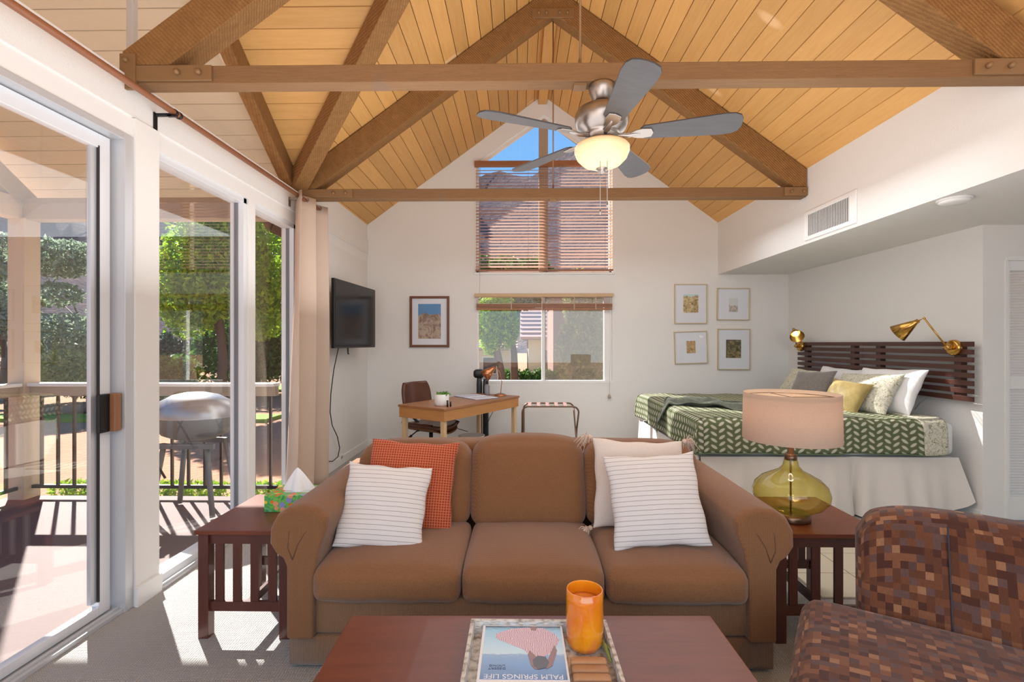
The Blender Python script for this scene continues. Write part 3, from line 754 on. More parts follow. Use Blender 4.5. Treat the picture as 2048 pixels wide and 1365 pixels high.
obj('head_rail', B().box(WL-.015, WR+.005, YF-.075, YF-.005, 1.975, 2.02), wood('pale_rail', srgb(206, 176, 136), srgb(180, 146, 106), (1, 14, 14)), b2, bevel=.003)
for k in range(4):
    obj('slat', B().obox(((WL+WR)/2, YF-.04, 1.955-.02*k), WR-WL-.02, .048, .003, rx=.1, ry=.004), m_slat, b2)
for k in range(9):
    obj('slat', B().obox(((WL+WR)/2, YF-.04+random.uniform(-.003, .003), 1.885-.0058*k), WR-WL-.02, .05, .0046, ry=random.uniform(-.002, .002)), m_blindr, b2)
obj('bottom_rail', B().box(WL+.01, WR-.01, YF-.065, YF-.015, 1.806, 1.83), m_blindr, b2, bevel=.004)
for x in (-.1, .3, .72, 1.0): obj('ladder_tape', B().box(x-.006, x+.006, YF-.069, YF-.066, 1.81, 1.98), m_cord, b2)
obj('pull_cord', B().tube([(WR-.04, YF-.07, 1.98), (WR-.035, YF-.05, 1.2), (WR-.04, YF-.03, .70)], .0016, 5).lathe([(0, .02), (.012, .015), (.02, -.015), (.018, -.03), (0, -.03)], (WR-.04, YF-.03, .68), 10), m_cord, b2)

# ================================================================== ceiling fan
m_nickel = plain('brushed_nickel', srgb(164, 156, 150), .34, .95)
m_bladem = wood('fan_blade', srgb(74, 70, 70), srgb(46, 43, 44), (2, 14, 14), .42, .04, False, .04, .5)
FX, FY, FZ = .425, 2.495, 2.43
fan = thing('ceiling_fan', 'brushed nickel ceiling fan with five dark blades and glass bowl light', 'ceiling fan', (FX, FY, 2.25))
obj('canopy', B().lathe([(.0, 2.695), (.066, 2.695), (.068, 2.68), (.064, 2.655), (.042, 2.615), (.036, 2.61), (0, 2.61)], (FX, FY, 0)), m_nickel, fan)
obj('downrod', B().cyl((FX, FY, 2.56), (FX, FY, 2.63), .013), m_nickel, fan)
obj('motor_housing', B().lathe([(0, 2.585), (.05, 2.585), (.1, 2.575), (.128, 2.56), (.134, 2.545), (.137, 2.54), (.137, 2.51), (.133, 2.5), (.122, 2.47), (.09, 2.45), (.085, 2.44), (.085, 2.425), (.06, 2.415), (.06, 2.385), (0, 2.385)], (FX, FY, 0), 40), m_nickel, fan)
obj('light_collar', B().lathe([(0, 2.42), (.07, 2.42), (.078, 2.41), (.075, 2.39), (.09, 2.385), (0, 2.38)], (FX, FY, 0)), m_nickel, fan)
mb = NT('frosted_bowl_glass'); mb.set(srgb(238, 206, 160), .35); mb.b.inputs['Emission Color'].default_value = srgb(255, 196, 120); mb.b.inputs['Emission Strength'].default_value = .1
bowl = obj('glass_bowl', B().lathe([(.09, 2.386), (.13, 2.384), (.14, 2.372), (.14, 2.352), (.127, 2.32), (.098, 2.29), (.05, 2.27), (.012, 2.264), (0, 2.264)], (FX, FY, 0), 40), mb.m, fan)
obj('finial', B().lathe([(0, 2.276), (.028, 2.272), (.03, 2.264), (.018, 2.257), (.022, 2.252), (.01, 2.242), (0, 2.24)], (FX, FY, 0), 20), m_nickel, bowl)
for k in range(5):
    a = math.radians(-85+72*k)
    m = Matrix.Translation((FX, FY, FZ)) @ Matrix.Rotation(a, 4, 'Z') @ Matrix.Rotation(math.radians(-13), 4, 'X')
    b = B(); pts = []
    r0, r1 = .19, .665
    for q in range(9):
        th = -PI/2+PI*q/8; pts.append((r0+.03-.03*math.cos(th)*1.0, .052*math.sin(th)))
    pts = [(r0+.02, -.05), (r0, -.03), (r0, .03), (r0+.02, .05)]
    top = [(r1-.09, .078), (r1-.04, .074), (r1-.012, .058), (r1, .03), (r1+.002, 0), (r1, -.03), (r1-.012, -.058), (r1-.04, -.074), (r1-.09, -.078)]
    pts = pts+top
    b.prism([m @ Vector((x, y, 0)) for x, y in pts], (m.to_3x3() @ Vector((0, 0, .008))))
    bd = obj('blade', b, m_bladem, fan, bevel=.002)
    b = B()
    m2 = m
    b.prism([m2 @ Vector((x, y, -.006)) for x, y in ((.085, -.018), (.085, .018), (.14, .014), (.17, .03), (.2, .036), (.245, .03), (.255, 0), (.245, -.03), (.2, -.036), (.17, -.03), (.14, -.014))], m2.to_3x3() @ Vector((0, 0, .006)))
    b.tube([m2 @ Vector((.07, 0, .0)), m2 @ Vector((.13, 0, -.008)), m2 @ Vector((.19, 0, -.004))], [.014, .012, .006], 8)
    obj('blade_iron', b, m_nickel, bd, bevel=.002)
for dx in (-.02, .015): obj('pull_chain', B().cyl((FX+dx, FY-.07, 2.05+dx), (FX+dx, FY-.07, 2.4), .0016, 5).lathe([(0, .01), (.006, .005), (.006, -.015), (0, -.02)], (FX+dx, FY-.07, 2.05+dx), 8), m_nickel, fan)


# ================================================================== curtain and rod
m_rodw = wood('rod_wood', srgb(168, 110, 78), srgb(132, 82, 56), (14, 1, 14), .4, .05)
rd = thing('curtain_rod', 'long brown wooden curtain rod over the glass doors', 'curtain rod', (-1.9, 2.6, 2.64))
obj('rod', B().cyl((-1.9, -1.2, 2.642), (-1.9, 4.66, 2.642), .017, 16), m_rodw, rd)
obj('joint_ring', B().cyl((-1.9, 2.64, 2.642), (-1.9, 2.655, 2.642), .02, 16).cyl((-1.9, 2.675, 2.642), (-1.9, 2.69, 2.642), .02, 16), m_black, rd)
obj('end_cap', B().cyl((-1.9, 4.66, 2.642), (-1.9, 4.69, 2.642), .022, 16), m_nickel, rd)
obj('bracket', B().box(XL-.012, XL+.018, 2.62, 2.645, 2.49, 2.635).box(XL, -1.9, 2.625, 2.64, 2.615, 2.63).box(-1.925, -1.875, 2.625, 2.64, 2.612, 2.622), m_blackm, rd)
obj('bracket', B().box(XL, XL+.02, 4.17, 4.2, 2.56, 2.64).box(XL, -1.9, 4.178, 4.192, 2.615, 2.63), m_nickel, rd)
m_curt = NT('curtain_linen'); _n = m_curt.noise(m_curt.map(scale=(200, 200, 900)), 1, 2)
m_curt.set(m_curt.mix(_n, srgb(228, 208, 190), srgb(208, 186, 168)), .9, 0, .1); m_curt.bump(_n, .15, .001)
_tl = m_curt.n('ShaderNodeBsdfTranslucent'); _tl.inputs[0].default_value = srgb(224, 200, 178); _mx = m_curt.n('ShaderNodeMixShader'); _mx.inputs[0].default_value = .25
m_curt.L(m_curt.b.outputs[0], _mx.inputs[1]); m_curt.L(_tl.outputs[0], _mx.inputs[2]); m_curt.L(_mx.outputs[0], m_curt.o.inputs[0])
cu = thing('curtain', 'floor-length beige grommet curtain gathered beside the tv', 'curtain', (-1.9, 4.4, .01))
def cf(u, v):
    fl_ = (1-v)
    y = 4.10+.72*u + (-.16*(1-u)+.07*u)*fl_**1.3
    amp = .058+.02*fl_
    x = -1.9+amp*math.sin(u*2*PI*2.6+1.9+.25*math.sin(3*v))+.018*math.sin(u*31+v*5)*fl_
    y += .02*math.cos(u*2*PI*2.6*2+1.9)
    return (x, y, .012+v*2.665)
b = B(); b.grid(cf, 110, 26)
o = obj('drape', b, m_curt.m, cu); md = o.modifiers.new('s', 'SOLIDIFY'); md.thickness = .003
b = B()
for k in range(5):
    u = (k+.45)/5.2; yy = cf(u, .985)[1]
    b.tube([(-1.9+.028*math.cos(t*PI/8), yy, 2.642+.028*math.sin(t*PI/8)) for t in range(16)], .0045, 6, closed=True)
obj('grommets', b, m_nickel, cu)

# ================================================================== TV etc on left wall
tv = thing('television', 'flat black television on wall arm beside the curtain', 'television', (-1.78, 5.3, 1.32))
p0, p1 = Vector((-1.816, 4.75, 0)), Vector((-1.745, 5.86, 0)); dv = (p1-p0).normalized(); ang = math.atan2(dv.y, dv.x); cc = (p0+p1)/2
mm = Matrix.Translation((cc.x, cc.y, 1.668)) @ Matrix.Rotation(ang, 4, 'Z')
hw = (p1-p0).length/2
obj('housing', B().box(-hw, hw, .0, .035, -.348, .348, mm), m_black, tv, bevel=.004)
obj('screen', B().box(-hw+.008, hw-.008, -.003, .001, -.333, .34, mm), plain('tv_glass', srgb(12, 12, 14), .16, spec=.35), tv)
obj('wall_arm', B().box(-.1, .1, .035, .06, -.1, .1, mm).box(-.03, .03, .06, .2, -.03, .03, mm), m_black, tv)
obj('hanging_strap', B().tube([(-1.80, 5.08, 1.325), (-1.80, 5.08, 1.27), (-1.795, 5.085, 1.255)], .008), m_black, tv)
cb = obj('power_cable', B().tube([(-1.83, 4.9, 1.34), (-1.90, 4.95, 1.1), (-1.95, 5.0, .85), (-1.97, 5.03, .65), (-1.975, 5.1, .5), (-1.965, 5.22, .36), (-1.97, 5.3, .22), (-1.975, 5.26, .13), (-1.98, 5.12, .115), (-1.985, 4.98, .15)], .005, 6), m_black)
tag(cb, 'thin black cable hanging from tv down the left wall', 'cable')
ol = thing('wall_outlet', 'white wall outlet low on left wall by baseboard', 'outlet', (XL, 5.42, .07))
obj('cover_plate', B().box(XL+.016, XL+.024, 5.37, 5.45, .055, .125), m_white, ol, bevel=.002)
obj('socket', B().box(XL+.022, XL+.026, 5.385, 5.4, .075, .105).box(XL+.022, XL+.026, 5.42, 5.435, .075, .105), plain('outlet_grey', srgb(120, 118, 110), .5), ol)

# ================================================================== framed pictures
def art(name, stops, sc, seed, sky=None):
    t = NT(name); v = t.map('Object', (1, 1, 1), loc=(seed, seed*2, 0)); n = t.noise(v, sc, 8, .75, 1.2)
    c = t.ramp(n, stops)
    if sky:
        sp = t.n('ShaderNodeSeparateXYZ'); t.L(t.co('Generated'), sp.inputs[0])
        k = t.M('GREATER_THAN', t.M('ADD', sp.outputs[2], t.M('MULTIPLY', n, .5)), sky[0]); c = t.mix(k, c, sky[1])
    t.set(c, .5); return t.m
def picture(label, x0, x1, z0, z1, fw, fmat, matw, pr, amat, roll=0, group=None):
    cx, cz = (x0+x1)/2, (z0+z1)/2; t = thing('framed_picture', label, 'picture', (cx, YF, cz), group=group)
    m = Matrix.Translation((cx, YF, cz)) @ Matrix.Rotation(roll, 4, 'Y'); w, h = (x1-x0)/2, (z1-z0)/2
    b = B()
    for l in ((-w, w, -.028, -.002, h-fw, h), (-w, w, -.028, -.002, -h, -h+fw), (-w, -w+fw, -.028, -.002, -h+fw, h-fw), (w-fw, w, -.028, -.002, -h+fw, h-fw)): b.box(*l, m)
    obj('frame', b, fmat, t, bevel=.002)
    obj('mount', B().box(-w+fw, w-fw, -.014, -.004, -h+fw, h-fw, m), plain('mount_card', srgb(226, 228, 234), .8), t)
    obj('print', B().box(pr[0], pr[1], -.0155, -.014, pr[2], pr[3], m), amat, t)
    obj('glazing', B().box(-w+fw, w-fw, -.021, -.019, -h+fw, h-fw, m), glass('picture_glass', ior=1.25), t)
    return t
m_walnut = wood('walnut_frame', srgb(126, 78, 50), srgb(92, 54, 34), (12, 12, 2), .4)
m_goldf = plain('pale_gold_frame', srgb(206, 186, 150), .4, .25)
picture('walnut framed desert photograph between tv and window', -1.443, -.919, 1.317, 1.992, .032, m_walnut, 0, (-.15, .15, -.225, .235),
        art('desert_print', [(.3, srgb(60, 54, 48)), (.45, srgb(150, 120, 100)), (.55, srgb(190, 170, 150)), (.7, srgb(120, 140, 80))], 9, 3, (.95, srgb(88, 140, 190))))
G4 = 'pale gold frames hung as a group of four'
picture('upper left of four thin gold frames, print of palm trees', 2.036, 2.46, 1.626, 2.145, .011, m_goldf, 0, (-.095, .1, -.115, .125),
        art('palm_print', [(.35, srgb(64, 80, 50)), (.5, srgb(190, 160, 110)), (.6, srgb(220, 200, 160)), (.7, srgb(150, 170, 150))], 16, 5, (1.15, srgb(190, 214, 214))), .0, G4)
picture('upper right of four thin gold frames, small pale cactus print', 2.59, 3.014, 1.671, 2.091, .011, m_goldf, 0, (-.055, .06, -.1, .08),
        art('cactus_print', [(.4, srgb(150, 140, 130)), (.5, srgb(196, 186, 176)), (.7, srgb(214, 214, 210))], 18, 8, (.7, srgb(214, 216, 216))), .01, G4)
picture('lower left of four thin gold frames, slightly tilted, small print', 2.036, 2.465, 1.103, 1.528, .011, m_goldf, 0, (-.055, .06, -.075, .085),
        art('rock_print', [(.35, srgb(110, 90, 60)), (.5, srgb(190, 150, 100)), (.65, srgb(210, 190, 150))], 20, 11), -.03, G4)
picture('lower right of four thin gold frames, dark palm grove print', 2.597, 3.02, 1.023, 1.56, .011, m_goldf, 0, (-.1, .095, -.115, .125),
        art('grove_print', [(.35, srgb(40, 44, 34)), (.5, srgb(100, 96, 60)), (.6, srgb(170, 140, 100)), (.7, srgb(90, 110, 70))], 17, 14), .004, G4)

# ================================================================== vent, smoke detector
vt = thing('air_vent', 'white slatted air vent on the soffit face', 'vent', (XR, 4.13, 2.42))
b = B()
for l in ((XR-.012, XR, 3.78, 4.46, 2.525, 2.56), (XR-.012, XR, 3.78, 4.46, 2.30, 2.335), (XR-.012, XR, 3.78, 3.86, 2.335, 2.525), (XR-.012, XR, 4.41, 4.46, 2.335, 2.525)): b.box(*l)
obj('frame', b, m_white, vt, bevel=.003)
obj('duct_backing', B().box(XR-.002, XR+.0, 3.86, 4.41, 2.335, 2.525), plain('vent_dark', srgb(70, 68, 66), .8), vt)
for k in range(27): obj('louver', B().obox((XR-.008, 3.87+k*.0205, 2.43), .006, .003, .19, rz=0), m_white, vt)
sd = thing('smoke_detector', 'round white smoke detector under the soffit', 'smoke detector', (2.66+.06, 3.07, SB))
obj('base', B().lathe([(0, -.012), (.088, -.012), (.09, 0), (0, 0)], (2.72, 3.07, SB), 32), m_white, sd)
obj('cap', B().lathe([(0, -.032), (.06, -.03), (.076, -.022), (.08, -.012), (0, -.012)], (2.72, 3.07, SB), 32), m_white, sd)

# ================================================================== sofa
m_sofa = weave('sofa_chenille', srgb(104, 68, 42), srgb(158, 112, 76), .0065)
m_sofad = weave('sofa_base_rib', srgb(98, 68, 46), srgb(168, 128, 96), .007, vertical_only=True)
m_pipe = plain('sofa_seam', srgb(104, 70, 46), .9)
sf = thing('sofa', 'brown three-seat sofa with rolled arms and camel back', 'sofa', (.045, 2.5, 0), 0)
obj('base', B().cushion(-.965, 1.055, 2.03, 2.9, .142, .305, .02, n=8), m_sofad, sf)
obj('skirt_band', B().cushion(-.968, 1.058, 2.026, 2.9, .012, .139, .008, n=4), m_sofad, sf)
for sg in (-1, 1):
    cx = .045; prof = [(.915, .14), (1.013, .14), (1.013, .44), (1.03, .48), (1.06, .5), (1.085, .54), (1.083, .6), (1.055, .655), (1.005, .688), (.94, .695), (.88, .68), (.845, .645), (.845, .60), (.875, .52), (.895, .42), (.9, .14)]
    b = B(); pr = [(cx+sg*p, z) for p, z in prof]; n = len(pr)
    ys = [(2.0, .93), (2.012, .985), (2.04, 1.0), (2.3, 1), (2.6, 1.0), (2.86, 1.0), (2.9, .97)]
    cxx = cx+sg*.955; rings = []
    for y, s_ in ys: rings.append([b.bm.verts.new((cxx+(x-cxx)*s_, y, (z-.4)*s_+.4 if z > .2 else z)) for x, z in pr])
    for i in range(len(rings)-1):
        for k in range(n):
            f = b.bm.faces.new((rings[i][k], rings[i][(k+1) % n], rings[i+1][(k+1) % n], rings[i+1][k])); f.smooth = True
    b.bm.faces.new(rings[0]); b.bm.faces.new(rings[-1][::-1])
    am = obj('arm', b, m_sofa, sf)
    md = am.modifiers.new('b', 'BEVEL'); md.width = .008; md.segments = 2; md.angle_limit = .7
    # pleats radiating at the scroll and seam of the front panel
    obj('seam', B().tube([(cx+sg*.985, 2.0, .47), (cx+sg*1.005, 2.0, .52), (cx+sg*1.0, 2.001, .585), (cx+sg*.975, 2.008, .65)], .0022, 6), m_pipe, am)
    obj('seam', B().tube([(cx+sg*.985, 2.0, .47), (cx+sg*.965, 2.0, .53), (cx+sg*.935, 2.001, .58), (cx+sg*.90, 2.004, .61)], .0022, 6), m_pipe, am)
for x0, x1 in ((-.853, -.243), (-.235, .352), (.36, .938)):
    def wp(p, a, b_, d):
        if d > 0 and b_ < 0: p.z -= .018*abs(b_)**3*(1)
        p.z += .004*math.sin(a*9+b_*4)*(1-abs(d)*.5)
        return p
    obj('seat_cushion', B().cushion(x0, x1, 1.965, 2.53, .298, .455, .045, (.006, .015, .022), 14, warp=wp), m_sofa, sf)
for x0, x1, zt in ((-.86, -.255, .835), (-.25, .345, .862), (.35, .95, .835)):
    def wp(p, a, b_, d, zt=zt):
        p.y += (p.z)*.34+.02
        if d > .3: p.z -= .03*abs(a)**3
        return p
    obj('back_cushion', B().cushion(x0, x1, 2.50, 2.66, .43, zt, .06, (.006, .03, .012), 14, warp=wp), m_sofa, sf)
obj('back_frame', B().cushion(-.87, .96, 2.72, 2.93, .2, .80, .05, (0, 0, .02), 10), m_sofa, sf)

# ---- scatter cushions
def stripes(name, base, line, period, wd, rough=.95, uv=1, grid=False):
    t = NT(name); sp = t.n('ShaderNodeSeparateXYZ'); t.L(t.co('UV'), sp.inputs[0])
    nz = t.noise(t.co('UV'), 30, 3)
    def ln(s): return t.M('LESS_THAN', t.M('ABSOLUTE', t.M('SUBTRACT', t.M('FRACT', t.M('ADD', t.M('MULTIPLY', s, 1/period), t.M('MULTIPLY', nz, .12))), .5)), wd)
    f = ln(sp.outputs[uv])
    if grid: f = t.M('MAXIMUM', f, ln(sp.outputs[0]))
    n = t.noise(t.co('UV'), 900, 2)
    c = t.mix(f, base, line); c = t.mix(t.M('MULTIPLY', n, .3), c, tuple([x*.7 for x in base[:3]]+[1]))
    t.set(c, rough, 0, .1); t.b.inputs['Sheen Weight'].default_value = .2
    t.bump(t.M('ADD', t.M('MULTIPLY', f, -1.0 if not grid else 1.0), t.M('MULTIPLY', n, .4)), .5, .002); return t.m
m_stripe = stripes('ribbed_stripe', srgb(232, 226, 222), srgb(150, 146, 146), .0205, .05)
m_waffle = stripes('red_waffle', srgb(168, 66, 42), srgb(214, 134, 96), .0125, .12, grid=True)
m_plainp = fabric('cream_cotton', srgb(232, 220, 210), srgb(214, 200, 190))
def cushion_thing(name, label, cat, c, n, w, h, t, roll, mat, seed=0, pinch=.07, wob=.004, tassel=None, piping=None, up=(0, 0, 1)):
    o = thing(name, label, cat, c); m = face_m(c, n, roll, up)
    obj('cover', B().pillow(w, h, t, m, 20, pinch, wob, seed), mat, o)
    if tassel:
        for sx, sy in ((-1, 1), (1, 1), (-1, -1), (1, -1)):
            b = B(); p = m @ Vector((sx*w/2, sy*h/2, 0)); d = (m.to_3x3() @ Vector((sx*1.0, sy*.15, .15))).normalized()
            b.lathe([(0, -.012), (.011, -.006), (.012, .006), (0, .012)], p+d*.012, 10)
            rr = random.Random(seed+sx*3+sy)
            for q in range(36):
                dd = Vector((rr.gauss(0, 1), rr.gauss(0, 1), rr.gauss(0, 1)))*.2
                e = p+d*.032+dd*.05; e2 = p+d*.045+dd*.08+Vector((0, 0, -.032))
                b.tube([p+d*.02, e, e2], .0018, 4)
            obj('tassel', b, tassel, o)
    if piping:
        path = []
        for i in range(64):
            a = i/64*4; k = int(a); f = a-k; s_ = math.sin(PI/2*(-1+2*f))
            u, v = ((s_, -1), (1, s_), (-s_, 1), (-1, -s_))[k]
            path.append(m @ Vector((w/2*u*(1-pinch*(1-v*v)), h/2*v*(1-pinch*(1-u*u)), 0)))
        obj('piping', B().tube(path, .004, 6, closed=True), piping, o)
    return o
cushion_thing('cushion', 'red waffle-weave cushion behind the striped one', 'cushion', (-.545, 2.43, .66), (.06, -.93, .34), .45, .44, .13, -.07, m_waffle, 2)
cushion_thing('cushion', 'striped white cushion leaning at sofa left arm', 'cushion', (-.625, 2.245, .615), (.10, -.86, .48), .40, .385, .13, -.10, m_stripe, 3)
cushion_thing('cushion', 'plain cream cushion with corner tassels at sofa right', 'cushion', (.60, 2.445, .665), (-.02, -.93, .33), .46, .44, .12, -.04, m_plainp, 4, tassel=fabric('tassel_yarn', srgb(236, 208, 188)))
cushion_thing('cushion', 'striped white cushion in front of the tasselled one', 'cushion', (.625, 2.23, .655), (-.03, -.88, .44), .43, .42, .13, .06, m_stripe, 5)

# ================================================================== coffee table
m_mahog = wood('mahogany_top', srgb(134, 66, 38), srgb(84, 36, 22), (1.5, 10, 10), .34, .05, False, .05, .45, .1)
m_mahog2 = wood('mahogany_side', srgb(104, 56, 44), srgb(72, 36, 30), (8, 8, 1.4), .3, .12, False, .05, .5, .2)
ct = thing('coffee_table', 'reddish-brown wooden coffee table in front of sofa', 'table', (.045, 1.32, 0), math.radians(.8))
obj('tabletop', B().box(-.607, .607, -.32, .32, .415, .45), m_mahog, ct, local=True, bevel=.004)
obj('apron', B().box(-.56, .56, -.28, .28, .35, .415), m_mahog2, ct, local=True)
for sx in (-1, 1):
    for sy in (-1, 1): obj('leg', B().box(sx*.565-.028, sx*.565+.028, sy*.28-.028, sy*.28+.028, .0095, .4149), m_mahog2, ct, local=True, bevel=.003)
obj('shelf', B().box(-.54, .54, -.26, .26, .12, .14), m_mahog2, ct, local=True)
rg = obj('rug', B().box(-.72, .8, .75, 1.93, .001, .009), fabric('blue_rug', srgb(120, 134, 160), srgb(190, 190, 196), 200)); tag(rg, 'small blue and cream rug under the coffee table', 'rug')

# tray
m_trayw = NT('whitewashed_tray'); _n = m_trayw.noise(m_trayw.map(scale=(4, 4, 20)), 12, 5); m_trayw.set(m_trayw.ramp(_n, [(.35, srgb(150, 138, 124)), (.5, srgb(206, 200, 192)), (.7, srgb(226, 222, 216))]), .6); m_trayw.bump(_n, .4, .003); m_trayw = m_trayw.m
m_traym = NT('shell_mosaic'); _v = m_traym.n('ShaderNodeTexVoronoi'); m_traym.L(m_traym.co(), _v.inputs['Vector']); _v.inputs['Scale'].default_value = 45
m_traym.set(m_traym.mix(_v.outputs['Distance'], srgb(224, 228, 234), srgb(160, 168, 170)), .3); m_traym = m_traym.m
tr = thing('serving_tray', 'whitewashed rectangular tray with inlaid rim on coffee table', 'tray', (.06, 1.3, .45))
x0, x1, y0, y1, zt = -.152, .275, 1.03, 1.535, .498
obj('tray_base', B().box(x0+.01, x1-.01, y0+.01, y1-.01, .4505, .458), m_trayw, tr)
def rim(p, q, inn):
    p, q, inn = Vector(p), Vector(q), Vector(inn)
    b = B(); b.prism([p, p+inn*.012, p+inn*.012+Vector((0, 0, zt-.4505)), p+Vector((0, 0, zt-.4505))], q-p); return b
for p, q, inn in (((x0, y1, .4505), (x1, y1, .4505), (0, -1, 0)), ((x0, y0, .4505), (x1, y0, .4505), (0, 1, 0)), ((x0, y0+.012, .4505), (x0, y1-.012, .4505), (1, 0, 0)), ((x1, y0+.012, .4505), (x1, y1-.012, .4505), (-1, 0, 0))):
    obj('rim', rim(p, q, inn), m_trayw, tr, bevel=.002)
b = B()
for k in range(9):
    cx = x0+.05+k*.042
    obj('inlay_piece', B().prism([(cx-.017, y1-.0122, .478), (cx-.009, y1-.0122, .466), (cx+.009, y1-.0122, .466), (cx+.017, y1-.0122, .478), (cx+.009, y1-.0122, .490), (cx-.009, y1-.0122, .490)], (0, -.0012, 0)), m_traym, tr)
for k in range(10):
    cy = y1-.05-k*.045
    for xx, s_ in ((x0+.0122, 1), (x1-.0122, -1)):
        obj('inlay_piece', B().prism([(xx, cy-.018, .478), (xx, cy-.009, .466), (xx, cy+.009, .466), (xx, cy+.018, .478), (xx, cy+.009, .490), (xx, cy-.009, .490)], (.0012*s_, 0, 0)), m_traym, tr)
# magazine (title side towards the camera, printed upside down as seen)
def txt(name, s, size, loc, rot, mat, parent, sx=1, ext=.0002):
    cu_ = D.curves.new(name, 'FONT'); cu_.body = s; cu_.size = size; cu_.extrude = ext; cu_.align_x = 'CENTER'; cu_.align_y = 'CENTER'
    cu_.materials.append(mat); o = D.objects.new(name, cu_); C.objects.link(o); o.parent = parent
    mw = wm(parent).inverted() @ Matrix.Translation(loc) @ Matrix.Rotation(rot, 4, 'Z') @ Matrix.Diagonal((sx, 1, 1, 1)); o.matrix_local = mw; bpy.context.view_layer.update(); me = D.meshes.new_from_object(o); D.objects.remove(o); q = D.objects.new(name, me); C.objects.link(q); q.parent = parent; q.matrix_local = mw; return q
mg = thing('magazine', 'glossy magazine with blue pool cover lying in the tray', 'magazine', (.02, 1.39, .4585))
MX0, MX1, MY0, MY1, MZ = -.112, .134, 1.262, 1.52, .486
obj('pages', B().box(MX0, MX1, MY0, MY1, .4583, MZ), plain('paper', srgb(236, 236, 240), .5), mg, bevel=.001)
t = NT('magazine_cover'); sp = t.n('ShaderNodeSeparateXYZ'); t.L(t.co('Generated'), sp.inputs[0])
nz = t.noise(t.map('Generated', (3, 9, 1)), 4, 4)
c = t.ramp(t.M('ADD', sp.outputs[1], t.M('MULTIPLY_ADD', nz, .12, -.06)), [(0, srgb(70, 104, 160)), (.3, srgb(110, 146, 190)), (.42, srgb(130, 160, 200)), (.44, srgb(190, 214, 220)), (.7, srgb(168, 200, 214)), (.9, srgb(140, 186, 206)), (1, srgb(70, 90, 120))])
t.set(c, .25); t.b.inputs['Coat Weight'].default_value = .5
cv = obj('cover', B().box(MX0+.008, MX1-.006, MY0+.012, MY1-.007, MZ, MZ+.0006), t.m, mg)
def flat(name, pts, z, mat, parent, h=.0003): return obj(name, B().prism([((p[0]+.012)*1.08+.012, 1.52-(1.508-p[1])*.92, z) for p in pts], (0, 0, h)), mat, parent)
m_pinkd = NT('printed_pink_dress'); _w = m_pinkd.n('ShaderNodeTexWave'); m_pinkd.L(m_pinkd.co(), _w.inputs['Vector']); _w.inputs['Scale'].default_value = 60; _w.inputs['Distortion'].default_value = 6
m_pinkd.set(m_pinkd.mix(_w.outputs[0], srgb(232, 214, 222), srgb(186, 128, 140)), .3); m_skin = plain('printed_skin', srgb(150, 112, 108), .3); m_hair = plain('printed_hair', srgb(92, 86, 90), .3)
z = MZ+.0007
flat('printed_dress', [(-.09, 1.455), (-.045, 1.485), (.0, 1.492), (.045, 1.49), (.078, 1.46), (.088, 1.425), (.07, 1.37), (.04, 1.34), (.01, 1.34), (-.01, 1.375), (-.045, 1.40), (-.085, 1.43)], z, m_pinkd.m, cv)
flat('printed_arm', [(.005, 1.37), (.02, 1.345), (.022, 1.30), (.03, 1.285), (.018, 1.283), (.008, 1.30), (.0, 1.35)], z+.0004, m_skin, cv)
flat('printed_arm', [(.072, 1.40), (.078, 1.37), (.062, 1.30), (.045, 1.283), (.044, 1.30), (.055, 1.34)], z+.0004, m_skin, cv)
flat('printed_head', [(.012, 1.325), (.026, 1.345), (.046, 1.34), (.054, 1.315), (.046, 1.29), (.026, 1.283), (.014, 1.298)], z+.0008, m_hair, cv)
flat('printed_feet', [(.008, 1.492), (.018, 1.50), (.03, 1.492), (.024, 1.475), (.012, 1.477)], z+.0004, m_skin, cv)
m_tw = plain('printed_white', srgb(235, 238, 244), .4); m_tn = plain('printed_navy', srgb(60, 70, 110), .4)
txt('title_lettering', 'PALM SPRINGS LIFE', .025, (.012, 1.285, MZ+.0009), PI, m_tw, cv, 1.0)
txt('subtitle_lettering', 'DESERT\nLIVING', .011, (-.06, 1.322, MZ+.0009), PI, m_tn, cv, 1.3)
# candle holder
m_orange = NT('orange_lustre_glass'); _n = m_orange.noise(m_orange.map(scale=(1, 1, .6)), 9, 3)
_c = m_orange.ramp(_n, [(.35, srgb(232, 120, 20)), (.6, srgb(246, 160, 30)), (.75, srgb(226, 110, 70))])
m_orange.set(_c, .12, 0, .6); m_orange.b.inputs['Coat Weight'].default_value = 1; m_orange.b.inputs['Thin Film Thickness'].default_value = 380; m_orange.b.inputs['Subsurface Weight'].default_value = .3; m_orange.b.inputs['Subsurface Radius'].default_value = (.03, .015, .005)
m_orange = m_orange.m
CX, CY = .197, 1.46
cd = thing('candle_holder', 'tall orange lustre glass candle holder on tray', 'candle', (CX, CY, .4585))
obj('glass_cup', B().lathe([(0, .459), (.035, .459), (.046, .464), (.054, .48), (.056, .52), (.0555, .60), (.054, .632), (.0515, .6335), (.0505, .63), (.052, .60), (.052, .49), (.045, .475), (0, .472)], (CX, CY, 0), 48), m_orange, cd)
obj('candle_wax', B().lathe([(0, .585), (.02, .583), (.034, .586), (.04, .594), (.051, .597), (.051, .575), (0, .575)], (CX, CY, 0), 32), plain('wax', srgb(230, 150, 60), .4), cd)
obj('wick', B().cyl((CX+.01, CY, .584), (CX+.012, CY, .60), .0015, 5), m_hair, cd)
